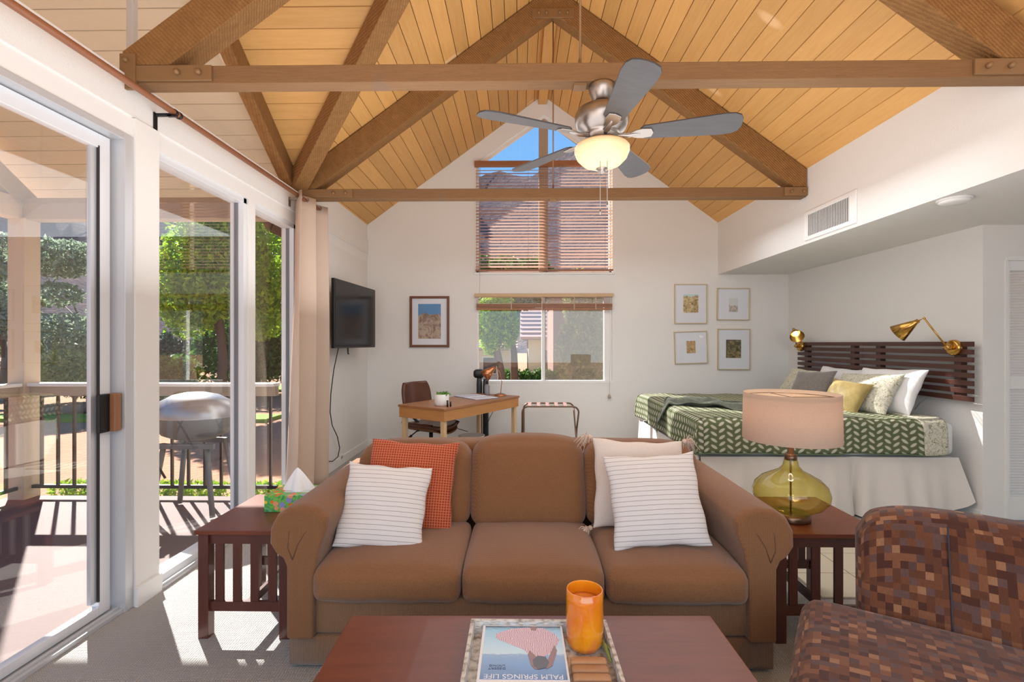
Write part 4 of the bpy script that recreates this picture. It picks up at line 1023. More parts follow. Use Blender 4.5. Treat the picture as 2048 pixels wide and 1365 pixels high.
# ridged wooden coasters / massage block
wb_ = thing('slatted_wooden_block', 'ridged wooden block with four rounded bars in the tray', 'wooden block', (.185, 1.27, .4585))
m_beech = wood('beech', srgb(196, 150, 110), srgb(170, 122, 84), (3, 14, 14), .5)
obj('base', B().box(.145, .243, 1.2, 1.372, .4583, .474), m_beech, wb_, bevel=.003)
for k in range(5): obj('bar', B().cushion(.143, .245, 1.343-k*.034, 1.372-k*.034, .47, .488, .008, n=6), m_beech, wb_)
sp_ = obj('air_plant_sprig', B().tube([(.245, 1.5, .47), (.252, 1.42, .485), (.258, 1.36, .478)], [.004, .006, .003], 6).tube([(.25, 1.47, .47), (.262, 1.40, .49)], .003, 5), plain('sprig_green', srgb(130, 140, 70), .6)); tag(sp_, 'thin green sprig lying along the right rim of tray', 'sprig')

# ================================================================== end tables
def end_table(label, x, y, W2=.255):
    t = thing('end_table', label, 'table', (x, y, 0)); D2, Hh = .27, .505
    obj('tabletop', B().box(-W2, W2, -D2, D2, Hh-.02, Hh), m_mahog, t, local=True, bevel=.003)
    for sx in (-1, 1):
        for sy in (-1, 1): obj('leg', B().box(sx*(W2-.035)-.024, sx*(W2-.035)+.024, sy*(D2-.035)-.024, sy*(D2-.035)+.024, 0, Hh-.0201), m_mahog2, t, local=True, bevel=.002)
    b = B()
    for s_ in (-1, 1):
        b.box(-W2+.059, W2-.059, s_*(D2-.035)-.01, s_*(D2-.035)+.01, Hh-.07, Hh-.0201); b.box(s_*(W2-.035)-.01, s_*(W2-.035)+.01, -D2+.059, D2-.059, Hh-.07, Hh-.0201)
    obj('apron', b, m_mahog2, t, local=True)
    b = B()
    for s_ in (-1, 1):
        b.box(-W2+.059, W2-.059, s_*(D2-.035)-.009, s_*(D2-.035)+.009, .12, .165)
    b.box(-.009, .009, -D2+.045, D2-.045, .12, .16)
    obj('stretcher', b, m_mahog2, t, local=True)
    for s_ in (-1, 1):
        for k in range(4):
            xx = -W2+.10+k*(2*W2-.2)/3
            obj('slat', B().box(xx-.019, xx+.019, s_*(D2-.035)-.006, s_*(D2-.035)+.006, .1651, Hh-.0701), m_mahog2, t, local=True)
    return t
end_table('slatted mahogany end table by the glass doors, left of sofa', -1.275, 2.485, .224)
end_table('slatted mahogany end table right of sofa under the lamp', 1.415, 2.485)
# tissue box
tb = thing('tissue_box', 'green floral tissue box with tissue on left end table', 'tissue box', (-1.17, 2.56, .505))
t = NT('floral_carton'); v = t.n('ShaderNodeTexVoronoi'); t.L(t.co(), v.inputs['Vector']); v.inputs['Scale'].default_value = 28
n = t.noise(t.co(), 22, 3, .6, 2)
c = t.ramp(n, [(.3, srgb(30, 140, 100)), (.45, srgb(90, 180, 90)), (.55, srgb(130, 200, 60)), (.7, srgb(80, 180, 170))])
sep = t.n('ShaderNodeSeparateColor'); t.L(v.outputs['Color'], sep.inputs[0])
fc = t.ramp(sep.outputs[0], [(0, srgb(240, 120, 30)), (.35, srgb(230, 210, 60)), (.65, srgb(150, 150, 210)), (.85, srgb(240, 160, 120))], 'CONSTANT')
c = t.mix(t.M('LESS_THAN', v.outputs['Distance'], .42), c, fc); t.set(c, .35)
tbm = Matrix.Translation((-1.17, 2.575, .505)) @ Matrix.Rotation(.0, 4, 'Z')
obj('carton', B().box(-.135, .105, -.11, .08, 0, .085, tbm), t.m, tb, bevel=.002)
obj('opening_film', B().box(-.06, .09, -.06, .05, .0855, .0865, tbm), plain('clear_film', srgb(200, 214, 214), .2), tb)
b = B()
def tis(u, v):
    a = u*2*PI; r = .058*(1-v)**.8*(1+.25*math.sin(a*4+1)*(1-v*.6))+.002
    return tbm @ Vector((-.005+r*math.cos(a)*1.15-.008*v, .0+r*math.sin(a)*.7, .085+.115*v**.9))
b.grid(tis, 36, 10, smooth=False); obj('tissue', b, plain('tissue_paper', srgb(244, 244, 246), .9), tb)

# ================================================================== table lamp
LX, LY, LZ = 1.339, 2.41, .505
m_amber = NT('amber_glass'); m_amber.t.nodes.remove(m_amber.b)
_t = m_amber.n('ShaderNodeBsdfTransparent'); _t.inputs[0].default_value = (.86, .76, .26, 1); _g = m_amber.n('ShaderNodeBsdfGlossy'); _g.inputs['Roughness'].default_value = .02
_d = m_amber.n('ShaderNodeBsdfDiffuse'); _d.inputs[0].default_value = srgb(190, 172, 40)
_lw = m_amber.n('ShaderNodeLayerWeight'); _lw.inputs[0].default_value = .3
_tt = m_amber.mix(_lw.outputs['Facing'], (.99, .95, .60, 1), (.62, .5, .08, 1)); m_amber.L(_tt, _t.inputs[0])
_fr = schlick(m_amber, 1.5); _a = m_amber.n('ShaderNodeMixShader'); _b = m_amber.n('ShaderNodeMixShader')
_a.inputs[0].default_value = .08; m_amber.L(_t.outputs[0], _a.inputs[1]); m_amber.L(_d.outputs[0], _a.inputs[2])
m_amber.L(_fr, _b.inputs[0]); m_amber.L(_a.outputs[0], _b.inputs[1]); m_amber.L(_g.outputs[0], _b.inputs[2]); m_amber.L(_b.outputs[0], m_amber.o.inputs[0])
m_bronze = plain('aged_bronze', srgb(120, 92, 72), .3, .85)
lp = thing('table_lamp', 'table lamp with amber glass body and beige drum shade', 'lamp', (LX, LY, LZ))
obj('base', B().lathe([(0, .0), (.086, .0), (.088, .005), (.086, .03), (.08, .034), (0, .034)], (LX, LY, LZ), 36), m_bronze, lp)
obj('glass_body', B().lathe([(.0, .04), (.07, .036), (.095, .045), (.14, .07), (.168, .105), (.172, .135), (.16, .17), (.13, .2), (.09, .222), (.055, .24), (.036, .262), (.03, .29), (.028, .296)], (LX, LY, LZ), 48), m_amber.m, lp)
obj('stem', B().cyl((LX, LY, LZ+.034), (LX, LY, LZ+.42), .0045), m_bronze, lp)
obj('collar', B().lathe([(0, .29), (.026, .29), (.028, .296), (.028, .316), (.02, .32), (.0145, .322), (.0145, .42), (0, .42)], (LX, LY, LZ), 24), m_bronze, lp)
t = NT('oatmeal_shade'); n = t.noise(t.co(), 260, 3, .7); c = t.mix(n, srgb(234, 212, 194), srgb(204, 180, 162))
t.set(c, .9, 0, .1); tl = t.n('ShaderNodeBsdfTranslucent'); t.L(c, tl.inputs[0]); mx = t.n('ShaderNodeMixShader'); mx.inputs[0].default_value = .4
t.L(t.b.outputs[0], mx.inputs[1]); t.L(tl.outputs[0], mx.inputs[2]); t.L(mx.outputs[0], t.o.inputs[0])
sh = obj('lamp_shade', B().lathe([(.217, .39), (.213, .62), (.210, .62), (.214, .39), (.217, .39)], (LX, LY, LZ), 56), t.m, lp)
obj('shade_ring', B().tube([(LX+.211*math.cos(a*PI/16), LY+.211*math.sin(a*PI/16), LZ+.6) for a in range(32)], .002, 5, closed=True).cyl((LX-.21, LY, LZ+.6), (LX+.21, LY, LZ+.6), .0016, 5).cyl((LX, LY-.21, LZ+.6), (LX, LY+.21, LZ+.6), .0016, 5), m_bronze, sh)
obj('bulb', B().lathe([(0, .42), (.014, .43), (.016, .46), (.03, .5), (.026, .53), (0, .545)], (LX, LY, LZ), 16), emit('warm_bulb', (1, .75, .45, 1), 6), lp)
lamp('table_lamp_bulb', 'POINT', (LX, LY, LZ+.56), 2.2, (1, .84, .62), shadow_soft_size=.04)

# ================================================================== patterned armchair
t = NT('mosaic_upholstery'); sp = t.n('ShaderNodeVectorMath', operation='SNAP'); t.L(t.co('UV'), sp.inputs[0]); sp.inputs[1].default_value = (.0235, .0215, 1)
wn_ = t.n('ShaderNodeTexWhiteNoise', noise_dimensions='2D'); t.L(sp.outputs[0], wn_.inputs['Vector'])
c = t.ramp(wn_.outputs[0], [(0, srgb(84, 52, 42)), (.2, srgb(104, 66, 48)), (.42, srgb(120, 76, 54)), (.62, srgb(138, 92, 66)), (.76, srgb(108, 82, 76)), (.86, srgb(168, 122, 90)), (.94, srgb(96, 72, 68))], 'CONSTANT')
st = t.noise(t.map('UV', (60, 420, 1)), 1, 2); c = t.mix(t.M('MULTIPLY', st, .55), c, srgb(60, 36, 30))
t.set(c, .95, 0, .1); t.b.inputs['Sheen Weight'].default_value = .2; t.bump(st, .3, .002); m_mosaic = t.m
ac = thing('armchair', 'brown mosaic-patterned barrel chair at right foreground', 'armchair', (1.203, 1.26, 0), math.radians(-33.4))
def wp(p, a, b_, d):
    if d > 0: p.z += .02*(b_)-.0
    return p
o = obj('seat_cushion', B().cushion(-.43, .43, -.335, .36, .30, .445, .06, (.01, .02, .03), 16, warp=wp), m_mosaic, ac, local=True)
obj('base', B().cushion(-.41, .41, -.31, .42, .05, .30, .03, (0, 0, 0), 8), m_mosaic, ac, local=True)
for k, (xa, xb) in enumerate(((-.27, .46),)):
    def wp(p, a, b_, d, xa=xa, xb=xb):
        cx = (xa+xb)/2+p.x; 
        p.y += .30*(p.z+.05)-.32*(cx+.02)**2*1.0+.012*math.exp(-((cx+.02)/.012)**2)*(1 if b_ < 0 else 0)
        if d > 0 and a < 0: p.z -= .06*abs(a)**5
        if k == 0: p.z -= 0
        return p
    obj('back_panel', B().cushion(xa, xb, .36, .52, .30, .775, .055, (.0, .015, .012), 30, warp=wp), m_mosaic, ac, local=True)
obj('seam', B().tube([(-.02, .353+.30*(z-.54+.05), z) for z in (.42, .5, .6, .7, .76)], .003, 6), plain('seam_blue', srgb(60, 56, 66), .9), ac, local=True)
for sx in (-1, 1):
    for sy in (-1, 1): obj('leg', B().cyl((sx*.33, sy*.25+.03, 0), (sx*.34, sy*.26+.03, .055), .02), m_bronze, ac, local=True)

# ================================================================== bed
m_sheet = fabric('white_sheet', srgb(240, 239, 238), srgb(228, 226, 224)); m_skirtm = fabric('bed_skirt_cotton', srgb(232, 226, 218), srgb(220, 213, 204))
BX0, BX1, BY0, BY1, BZ = 1.44, 3.46, 3.88, 5.78, .755
bd = thing('bed', 'king bed with white skirt against the slatted headboard', 'bed', ((BX0+BX1)/2, (BY0+BY1)/2, 0))
obj('mattress', B().cushion(BX0, BX1, BY0, BY1, .46, BZ, .07, (.0, .0, .01), 12), m_sheet, bd)
obj('box_spring', B().box(BX0+.03, BX1, BY0+.03, BY1-.03, .14, .46), m_skirtm, bd)
for x in (BX0+.1, BX1-.08):
    for y in (BY0+.1, BY1-.1): obj('leg', B().cyl((x, y, 0), (x, y, .14), .025), m_black, bd)
def skirt(u, v):
    x = BX0-.0+(BX1-BX0)*u; z = .47-v*(.455-.0*u)
    y = BY0-.012-.06*v*(.5+.5*math.sin(u*17+1))-.022*v*math.sin(u*43+2*math.sin(u*9))-.012*v*math.sin(u*91)-.03*v
    pl = math.exp(-((x-2.66)/.05)**2); y += .07*pl*(.3+v); x += -.05*v*math.exp(-((x-2.72)/.06)**2)+.05*v*math.exp(-((x-2.60)/.06)**2)
    e = max(0, (u-.88)/.12); x += .055*e*v; y -= .05*e*v; z += .13*e**2*v
    return (x, y, z)
b = B(); b.grid(skirt, 90, 10)
def skirt2(u, v):
    y = BY0+(BY1-BY0)*u; return (BX0-.012-.04*v*(.5+.5*math.sin(u*15)), y-.012*(1-u), .47-v*.455)
b.grid(skirt2, 60, 8); obj('bed_skirt', b, m_skirtm, bd)
# quilt
def leafquilt(name, g, l_, s=.062):
    t = NT(name); sp = t.n('ShaderNodeSeparateXYZ'); t.L(t.co('UV'), sp.inputs[0])
    u = t.M('MULTIPLY', sp.outputs[0], 1/s); cu_ = t.M('FLOOR', u); par = t.M('MODULO', t.M('ABSOLUTE', cu_), 2.0)
    v = t.M('ADD', t.M('MULTIPLY', sp.outputs[1], 1/(s*.82)), t.M('MULTIPLY', par, .5))
    fu = t.M('SUBTRACT', t.M('FRACT', u), .5); fv = t.M('SUBTRACT', t.M('FRACT', v), .5)
    sg = t.M('MULTIPLY_ADD', par, -2.0, 1.0); fus = t.M('MULTIPLY', fu, sg)
    a = t.M('ADD', t.M('MULTIPLY', fus, .74), t.M('MULTIPLY', fv, .67)); b_ = t.M('SUBTRACT', t.M('MULTIPLY', fv, .74), t.M('MULTIPLY', fus, .67))
    r = t.M('ADD', t.M('POWER', t.M('ABSOLUTE', t.M('MULTIPLY', a, 1/.47)), 2.0), t.M('POWER', t.M('ABSOLUTE', t.M('MULTIPLY', b_, 1/.2)), 2.0))
    rib = t.M('SINE', t.M('MULTIPLY', t.M('ADD', a, t.M('ABSOLUTE', b_)), 46.0)); r = t.M('ADD', r, t.M('MULTIPLY', rib, .28))
    f = t.M('LESS_THAN', r, 1.0); n = t.noise(t.co('UV'), 60, 3)
    c = t.mix(f, g, l_); c = t.mix(t.M('MULTIPLY', n, .25), c, tuple([x*.6 for x in g[:3]]+[1]))
    t.set(c, .95, 0, .1); t.bump(t.M('ADD', n, f), .35, .004); return t.m
m_quilt = leafquilt('leaf_quilt', srgb(104, 112, 80), srgb(210, 208, 188))
t = NT('floral_lace_print'); n = t.noise(t.co('UV'), 34, 5, .7, 1.5); c = t.ramp(n, [(.36, srgb(128, 132, 108)), (.46, srgb(196, 192, 170)), (.55, srgb(224, 218, 204)), (.64, srgb(150, 150, 122))]); t.set(c, .95, 0, .1); t.bump(n, .2, .003); m_lace = t.m
qt = thing('quilt', 'green leaf-patterned quilt spread over the bed', 'quilt', ((BX0+BX1)/2, (BY0+BY1)/2, BZ))
ql0, ql1, hf, hn = BX0-.0, 3.30, .30, .305
def quilt(u, v, off=0.0):
    su = -hf+(ql1-BX0+hf)*u; sv = -hn+(BY1-BY0+hn+.22)*v; W_ = BY1-BY0
    x = BX0+max(su, 0); y = BY0+min(max(sv, 0), W_); zt = BZ+.016+off
    dx = max(-su, 0); dy = max(-sv, 0, sv-W_); R_ = .06
    def drop(d):
        if d < R_*PI/2: a = d/R_; return R_*math.sin(a), R_*(1-math.cos(a))
        return R_, R_+(d-R_*PI/2)
    ox, zx = drop(dx); oy, zy = drop(dy)
    z = zt-max(zx, zy)-.25*min(zx, zy)*0
    x -= (ox-.03 if dx > 0 else 0)*1.0; 
    sgn = -1 if sv < 0 else 1
    y += sgn*(oy-.03 if dy > 0 else 0)
    x = x if dx > 0 else x; 
    if dx > 0: x += .018*math.sin(sv*9)*min(1, dx*5)-.03*min(1, dx*4)*0; x -= .05*dx
    if dy > 0: y += sgn*.012*math.sin(su*8)*min(1, dy*5)+sgn*.04*dy
    z += .006*math.sin(x*7+y*3)*math.sin(y*6)+.004*math.sin(x*17-y*8)
    if dx > 0 or dy > 0: pass
    else: z += .010*math.exp(-((x-2.0)**2+(y-4.6)**2)*3)
    return (x, y, z)
b = B(); b.grid(quilt, 96, 96, lambda u, v: (-hf+(ql1-BX0+hf)*u, -hn+(BY1-BY0+hn+.22)*v))
o = obj('quilt_top', b, m_quilt, qt); md = o.modifiers.new('s', 'SOLIDIFY'); md.thickness = .012; md.offset = -1
def lin(u, v):
    s_ = (3.14-BX0+hf)/(ql1-BX0+hf); uu = s_+(1-s_+.012)*u; p = Vector(quilt(uu, v)); p.z += .007 if v > .14 else 0; p.y -= .009*(1 if v < .16 else 0); p.x += .02; return p
b = B(); b.grid(lin, 10, 90, lambda u, v: (u*.17, v*2.4)); o = obj('folded_lining', b, m_lace, qt); md = o.modifiers.new('s', 'SOLIDIFY'); md.thickness = .006
b = B(); b.tube([Vector(quilt(u/60, 0))+Vector((0, -.004, 0)) for u in range(61)], .005, 6); obj('binding', b, plain('quilt_binding', srgb(96, 112, 84), .9), qt)
# throw
def throw(u, v):
    cx = 1.40+.95*u; cy = 4.86-.62*u+.05*math.sin(u*7); w_ = .34+.05*math.sin(u*5)
    x = cx+.25*(v-.5)*w_; y = cy+(v-.5)*w_
    z = BZ+.035+.016*math.sin(v*19+u*5)+.014*math.sin(v*9-u*12)+.008*math.sin(u*31)+.03*math.sin(PI*v)*math.sin(PI*min(1, u*1.3))
    if u < .08:
        x -= (.08-u)*.2; z -= (.08-u)*2.4
    return (x, y, z)
th = thing('throw_blanket', 'crumpled dark grey-green throw across foot of bed', 'blanket', (1.9, 4.55, BZ+.02))
b = B(); b.grid(throw, 60, 34); o = obj('fabric', b, fabric('throw_knit', srgb(92, 96, 82), srgb(60, 62, 54), 150), th); md = o.modifiers.new('s', 'SOLIDIFY'); md.thickness = .008
b = B()
for k in range(26):
    p = Vector(throw(0, k/25)); b.tube([p, p+Vector((-.015, 0, -.05)), p+Vector((-.01, random.uniform(-.01, .01), -.09))], .002, 4)
obj('fringe', b, fabric('fringe_yarn', srgb(110, 112, 100)), th)
m_vel = fabric('grey_velvet', srgb(136, 128, 122), srgb(108, 100, 96), 200, sheen=.6); m_gold = fabric('gold_satin', srgb(168, 148, 92), srgb(142, 122, 72), 300, .45)
cushion_thing('pillow', 'plain white pillow standing at near side of headboard', 'pillow', (3.25, 4.36, .955), (-.9, -.10, .45), .66, .42, .16, .03, m_sheet, 11)
cushion_thing('pillow', 'plain white pillow peeking out behind grey velvet cushion', 'pillow', (3.33, 5.15, .93), (-.9, -.05, .45), .66, .40, .15, -.03, m_sheet, 12)
cushion_thing('pillow', 'lacy green and cream patterned pillow right of gold cushion', 'pillow', (3.10, 4.42, .925), (-.84, -.14, .55), .62, .40, .16, .05, m_lace, 13)
cushion_thing('pillow', 'lacy green and cream patterned pillow at far side of bed', 'pillow', (3.08, 5.32, .91), (-.84, -.1, .55), .62, .40, .16, -.04, m_lace, 14)
cushion_thing('cushion', 'grey velvet cushion leaning at middle of bed', 'cushion', (2.93, 4.93, .92), (-.75, -.25, .55), .42, .40, .12, .08, m_vel, 15, piping=m_vel)
cushion_thing('cushion', 'small gold satin cushion with piping on bed', 'cushion', (2.92, 4.40, .885), (-.72, -.3, .55), .36, .34, .11, -.10, m_gold, 16, piping=m_gold)
# headboard
m_espr = wood('espresso_slat', srgb(96, 58, 48), srgb(66, 38, 32), (14, 1.2, 14), .3, .25, False, .05, .5)
hb = thing('headboard', 'dark espresso slatted headboard mounted on alcove wall', 'headboard', (3.5, 4.9, .92))
for k in range(8):
    z = .92+k*.0605
    obj('slat', B().box(3.462, 3.48, 4.93+.002, 6.08, z, z+.039), m_espr, hb, bevel=.0015)
    obj('slat', B().box(3.462, 3.48, 3.755, 4.93-.002, z, z+.039), m_espr, hb, bevel=.0015)
for y in (3.87, 4.72, 5.08, 5.90): obj('upright', B().box(3.48, 3.528, y, y+.06, .93, 1.37), m_espr, hb)
# sconces
m_brass = plain('polished_brass', srgb(206, 160, 84), .22, .95)
def sconce(label, y, shade_c, axis, elbow):
    t = thing('wall_sconce', label, 'wall lamp', (3.46, y, 1.335))
    b = B(); b.lathe([(0, 0), (.062, 0), (.064, .006), (.06, .03), (.05, .034), (0, .034)], n=32, m=Matrix.Translation((3.464, y, 1.335)) @ Matrix.Rotation(-PI/2, 4, 'Y'))
    obj('backplate', b, m_brass, t)
    obj('knuckle', B().cushion(3.385, 3.432, y-.02, y+.02, 1.315, 1.355, .012, n=5).cyl((3.40, y-.03, 1.335), (3.40, y+.03, 1.335), .012), m_brass, t)
    sc = Vector(shade_c); ax = Vector(axis).normalized(); tip = sc-ax*.085
    obj('arm', B().tube([(3.40, y, 1.335), elbow, tip], .0065, 8).lathe([(0, -.012), (.012, 0), (0, .012)], elbow, 10), m_brass, t)
    m = Matrix.Translation(sc) @ ax.to_track_quat('Z', 'Y').to_matrix().to_4x4()
    obj('shade', B().lathe([(.0, -.10), (.017, -.098), (.02, -.07), (.026, -.06), (.078, .08), (.0765, .08), (.024, -.058), (.0, -.06)], n=36, m=m), m_brass, t)
    obj('bulb', B().lathe([(0, -.04), (.018, -.03), (.028, .01), (.02, .035), (0, .042)], n=16, m=m), emit('sconce_bulb', (1, .86, .62, 1), 7), t)
    lamp('sconce_lamp', 'SPOT', sc+ax*.0, 4, (1, .8, .55), shadow_soft_size=.03, spot_size=1.6, spot_blend=.4).rotation_euler = ax.to_track_quat('-Z', 'Y').to_euler()
    return t
sconce('brass swing-arm wall lamp at near end of headboard', 3.90, (3.24, 4.10, 1.50), (-.42, .62, -.55), (3.30, 4.00, 1.575))
sconce('brass wall lamp with glowing shade at far end of headboard', 6.0, (3.29, 5.82, 1.49), (-.22, -.80, -.50), (3.40, 6.0, 1.52))
cbl = obj('sconce_cable', B().tube([(3.5, 4.18, .915), (3.515, 4.3, .85), (3.515, 4.36, .78)], .003, 5), plain('grey_cord', srgb(170, 168, 166), .6)); tag(cbl, 'thin grey cord below the headboard', 'cable')

# ================================================================== desk group
m_oakt = wood('desk_top_oak', srgb(176, 118, 70), srgb(140, 88, 50), (2, 14, 14), .35, .05, False, .05, .5)
m_oaks = wood('desk_apron_oak', srgb(204, 146, 86), srgb(176, 116, 62), (2, 2, 14), .5, .1)
m_pale = wood('desk_leg_pale', srgb(226, 196, 152), srgb(206, 172, 126), (10, 10, 1.5), .5, .05)
ex = Vector((.525, .851, 0)); ey = Vector((-.866, .5, 0))
dang = math.atan2(.851, .525); dk_o = Vector((-.703, 4.581, 0))+ex*.675+ey*.30
dk = thing('writing_desk', 'small oak desk with pale legs set at an angle', 'desk', (dk_o.x, dk_o.y, 0), dang)
obj('desktop', B().box(-.68, .68, -.305, .305, .728, .75), m_oakt, dk, local=True, bevel=.003)
b = B(); b.box(-.67, .67, -.295, -.275, .625, .728).box(-.67, .67, .275, .295, .625, .728).box(-.67, -.65, -.275, .275, .625, .728).box(.65, .67, -.275, .275, .625, .728)
obj('apron', b, m_oaks, dk, local=True)
for sx in (-1, 1):
    for sy in (-1, 1): obj('leg', B().box(sx*.63-.022, sx*.63+.022, sy*.255-.022, sy*.255+.022, 0, .728), m_pale, dk, local=True, bevel=.002)
def onD(x, y, z): return wm(dk) @ Vector((x, y, z))
# plant
pc = onD(-.50, -.12, .75)
pp = thing('potted_succulent', 'small succulent in white ceramic pot on the desk', 'plant', pc)
obj('pot', B().lathe([(0, 0), (.06, 0), (.066, .004), (.07, .02), (.074, .115), (.069, .115), (.066, .1), (0, .1)], pc, 28), plain('marbled_ceramic', srgb(228, 226, 222), .35, bump=(30, .1)), pp)
b = B(); rr = random.Random(4)
for k in range(70):
    a = rr.uniform(0, 2*PI); el = rr.uniform(.1, 1.3); l_ = rr.uniform(.03, .055); o0 = pc+Vector((rr.uniform(-.045, .045), rr.uniform(-.045, .045), .105))
    d = Vector((math.cos(a)*math.cos(el), math.sin(a)*math.cos(el), math.sin(el)*.7)); b.tube([o0, o0+d*l_*.6, o0+d*l_], [.004, .0085, .002], 6)
obj('leaves', b, leafmat('succulent_green', srgb(120, 160, 70), srgb(70, 116, 50), .1), pp)
sb = obj('small_speaker_tube', B().cyl(onD(-.52, -.25, .751), onD(-.52, -.25, .80), .008).cyl(onD(-.555, -.24, .751), onD(-.555, -.24, .815), .009), m_black); tag(sb, 'two tiny dark tubes beside the succulent pot', 'tubes')
nb = thing('open_binder', 'open white guest binder lying flat on far half of desk', 'binder', onD(.2, .05, .75))
nm = wm(dk) @ Matrix.Translation((.27, .03, .75)) @ Matrix.Rotation(-.35, 4, 'Z')
obj('cover', B().box(-.16, .16, -.23, .23, .0, .004, nm), plain('binder_cover', srgb(110, 112, 130), .5), nb)
obj('page', B().box(-.15, .15, -.22, -.005, .004, .009, nm), plain('page_white', srgb(226, 228, 236), .7), nb); obj('page', B().box(-.15, .15, .005, .22, .004, .011, nm), plain('page_white_2', srgb(222, 226, 238), .7), nb)
b = B()
for k in range(9): b.box(-.12+.028*k, -.112+.028*k, -.19, -.03, .0092, .0096, nm); b.box(-.12+.028*k, -.112+.028*k, .03, .19, .0112, .0116, nm)
obj('printed_lines', b, plain('ink_grey', srgb(150, 152, 160), .7), nb)
dl = thing('desk_lamp', 'small copper desk lamp with cone shade on desk end', 'lamp', onD(.60, -.12, .75))
m_copper = plain('copper', srgb(196, 132, 92), .28, .9)
lb = onD(.58, -.10, .75)
obj('base', B().lathe([(0, 0), (.075, 0), (.075, .008), (.05, .022), (.012, .03), (0, .03)], lb, 28), m_copper, dl)
elb = lb+Vector((-.02, 0, .30)); shc = lb+Vector((-.145, -.02, .27)); axl = Vector((-.72, -.25, -.62)).normalized()
obj('stem', B().tube([lb+Vector((0, 0, .02)), lb+Vector((.015, 0, .16)), lb+Vector((-.005, 0, .27)), lb+Vector((-.05, 0, .33))], .004, 8), m_copper, dl)
m = Matrix.Translation(shc) @ axl.to_track_quat('Z', 'Y').to_matrix().to_4x4()
obj('shade', B().lathe([(0, -.11), (.02, -.108), (.028, -.07), (.05, -.02), (.075, .055), (.0735, .055), (.048, -.02), (.0, -.06)], n=30, m=m), m_copper, dl)
obj('bulb', B().lathe([(0, -.03), (.025, 0), (.02, .03), (0, .04)], n=14, m=m), emit('desk_bulb', (1, .8, .5, 1), 5), dl)
bt = thing('bottle', 'small grey bottle on desk beside the copper lamp', 'bottle', onD(.56, .10, .75)); bp = onD(.56, .08, .75)
obj('body', B().lathe([(0, 0), (.03, 0), (.032, .01), (.032, .1), (.018, .13), (0, .13)], bp, 20), plain('smoke_bottle', srgb(140, 142, 150), .2), bt)
obj('cap', B().cyl(bp+Vector((0, 0, .13)), bp+Vector((0, 0, .165)), .014), m_black, bt)
tf_ = thing('tower_fan', 'black tower appliance with broad head behind the desk', 'fan', (-.46, 6.14, 0))
obj('column', B().cushion(-.535, -.468, 6.08, 6.2, .03, .95, .02, n=6), m_black, tf_); obj('column', B().cushion(-.455, -.385, 6.08, 6.2, .03, .92, .02, n=6), m_black, tf_)
obj('head', B().cushion(-.575, -.44, 6.06, 6.22, .93, 1.04, .04, n=8, m=None), m_black, tf_); obj('base', B().cushion(-.58, -.34, 6.02, 6.26, 0, .035, .015, n=6), m_black, tf_)
bk_ = thing('waste_basket', 'pale wire waste basket on floor under the desk', 'basket', (-.55, 5.62, 0))
obj('rim', B().tube([(-.55+.15*math.cos(a*PI/12), 5.62+.15*math.sin(a*PI/12), .30) for a in range(24)], .005, 6, closed=True), m_plainp, bk_)
obj('liner', B().lathe([(.1, 0), (.145, .3), (.142, .3), (.097, .01)], (-.55, 5.62, 0), 24, cap0=True), plain('liner', srgb(226, 218, 206), .7), bk_)
cb = obj('lamp_cable', B().tube([onD(.55, .2, .74), (-.28, 6.0, .6), (-.36, 6.0, .45), (-.42, 5.98, .3)], .004, 5).tube([onD(.1, .28, .62), (-.82, 5.75, .45), (-.72, 5.72, .36), (-.6, 5.7, .33)], .004, 5), m_black); tag(cb, 'thin dark cables hanging behind the desk', 'cable')
# office chair
m_leather = plain('brown_leather', srgb(92, 54, 38), .32, bump=(60, .15)); m_ply = wood('ply_shell', srgb(150, 96, 60), srgb(120, 72, 42), (8, 8, 2), .35)
och = Vector((-1.0, 5.5, 0)); oa = math.atan2(-.5, .866)
oc = thing('office_chair', 'brown leather swivel chair tucked behind the desk', 'chair', och, oa)
def shell(w_, h_, th_, f):
    b = B(); b.grid(f, 16, 16); return b
def seatf(u, v):
    x = (u-.5)*.50; y = (v-.5)*.50; r = max(abs(u-.5), abs(v-.5))*2
    k = 1-.10*(abs(2*u-1)**3)*(abs(2*v-1)**3)*2
    return (x*k, y*k, .47+.03*(2*v-1)**2*(1)-.02*math.exp(-((2*u-1)**2+(2*v-1)**2))-(.05*max(0, u-.8)*5*.3))
o = obj('seat', B().grid(seatf, 16, 16), m_leather, oc, local=True); md = o.modifiers.new('s', 'SOLIDIFY'); md.thickness = .05; md.offset = -1
o = obj('seat_shell', B().grid(lambda u, v: (seatf(u, v)[0]*1.04, seatf(u, v)[1]*1.04, seatf(u, v)[2]-.055-.03*(1-(2*v-1)**2)), 16, 16), m_ply, oc, local=True); md = o.modifiers.new('s', 'SOLIDIFY'); md.thickness = .012; md.offset = -1
def backf(u, v):
    y = (u-.5)*.46*(1-.18*abs(2*v-1)**3); z = .56+.36*v; x = -.24-.06*v+.07*(2*u-1)**2
    return (x, y, z)
o = obj('backrest', B().grid(backf, 16, 16), m_leather, oc, local=True); md = o.modifiers.new('s', 'SOLIDIFY'); md.thickness = .035; md.offset = 0
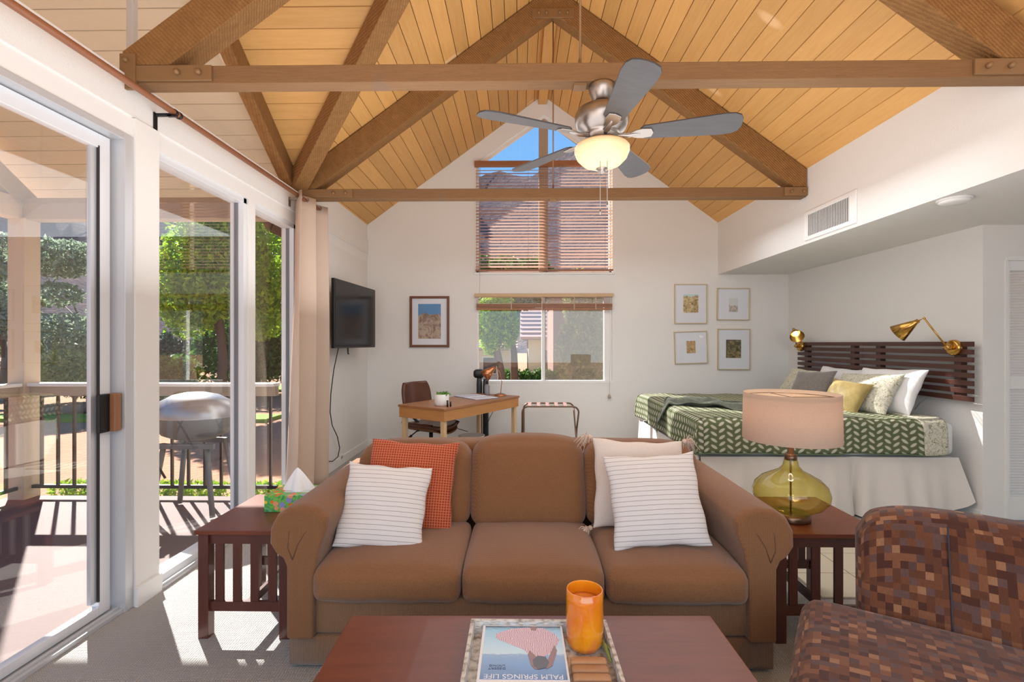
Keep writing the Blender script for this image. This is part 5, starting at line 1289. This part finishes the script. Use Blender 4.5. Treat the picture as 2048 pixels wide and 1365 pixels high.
obj('back_bracket', B().tube([(-.27, 0, .62), (-.26, 0, .5), (-.15, 0, .42), (0, 0, .40)], .018), m_blackm, oc, local=True)
obj('gas_lift', B().cyl((0, 0, .08), (0, 0, .42), .022).cyl((0, 0, .38), (0, 0, .43), .06), m_blackm, oc, local=True)
obj('lever', B().tube([(0, -.05, .41), (-.02, -.22, .40), (-.03, -.30, .36)], .007).tube([(-.03, -.29, .365), (-.035, -.345, .325)], .015), m_black, oc, local=True)
for k in range(5):
    a = k*2*PI/5; lg = obj('leg', B().tube([(0, 0, .1), (.28*math.cos(a), .28*math.sin(a), .07)], [.022, .014]), m_blackm, oc, local=True)
    obj('caster', B().cyl((.28*math.cos(a)-.02, .28*math.sin(a), .028), (.28*math.cos(a)+.02, .28*math.sin(a), .028), .028), m_black, lg, local=True)
# luggage rack
lr = thing('luggage_rack', 'folding bronze luggage rack with woven straps at far wall', 'luggage rack', (.36, 5.95, 0))
m_brt = plain('bronze_tube', srgb(120, 96, 80), .35, .6); m_strap = fabric('maroon_strap', srgb(140, 92, 86)); m_strapw = fabric('cream_strap', srgb(222, 214, 204))
for y, yb, nm_ in ((5.78, 6.18, 'a'), (6.12, 5.74, 'b')):
    x0, x1 = .04, .71; r = .07; z1 = .615
    if nm_ == 'b': x0 += .02; x1 -= .02
    path = [(x0-.01, yb, .01), (x0, (y+yb)/2, .31)] + [(x0+r-r*math.cos(a*PI/12), y, z1-r+r*math.sin(a*PI/12)) for a in range(7)] + [(x1-r+r*math.sin(a*PI/12), y, z1-r+r*math.cos(a*PI/12)) for a in range(7)] + [(x1, (y+yb)/2, .31), (x1+.01, yb, .01)]
    obj('frame_loop', B().tube(path, .0105, 8), m_brt, lr)
for k in range(5):
    x = .135+k*.11
    obj('strap', B().grid(lambda u, v, x=x: (x+.045*(u-.5), 5.78+.34*v, .622-.02*math.sin(PI*v)), 1, 8), m_strap, lr).modifiers.new('s', 'SOLIDIFY').thickness = .003
obj('strap', B().box(.10, .65, 5.76, 5.775, .575, .60), m_strapw, lr)
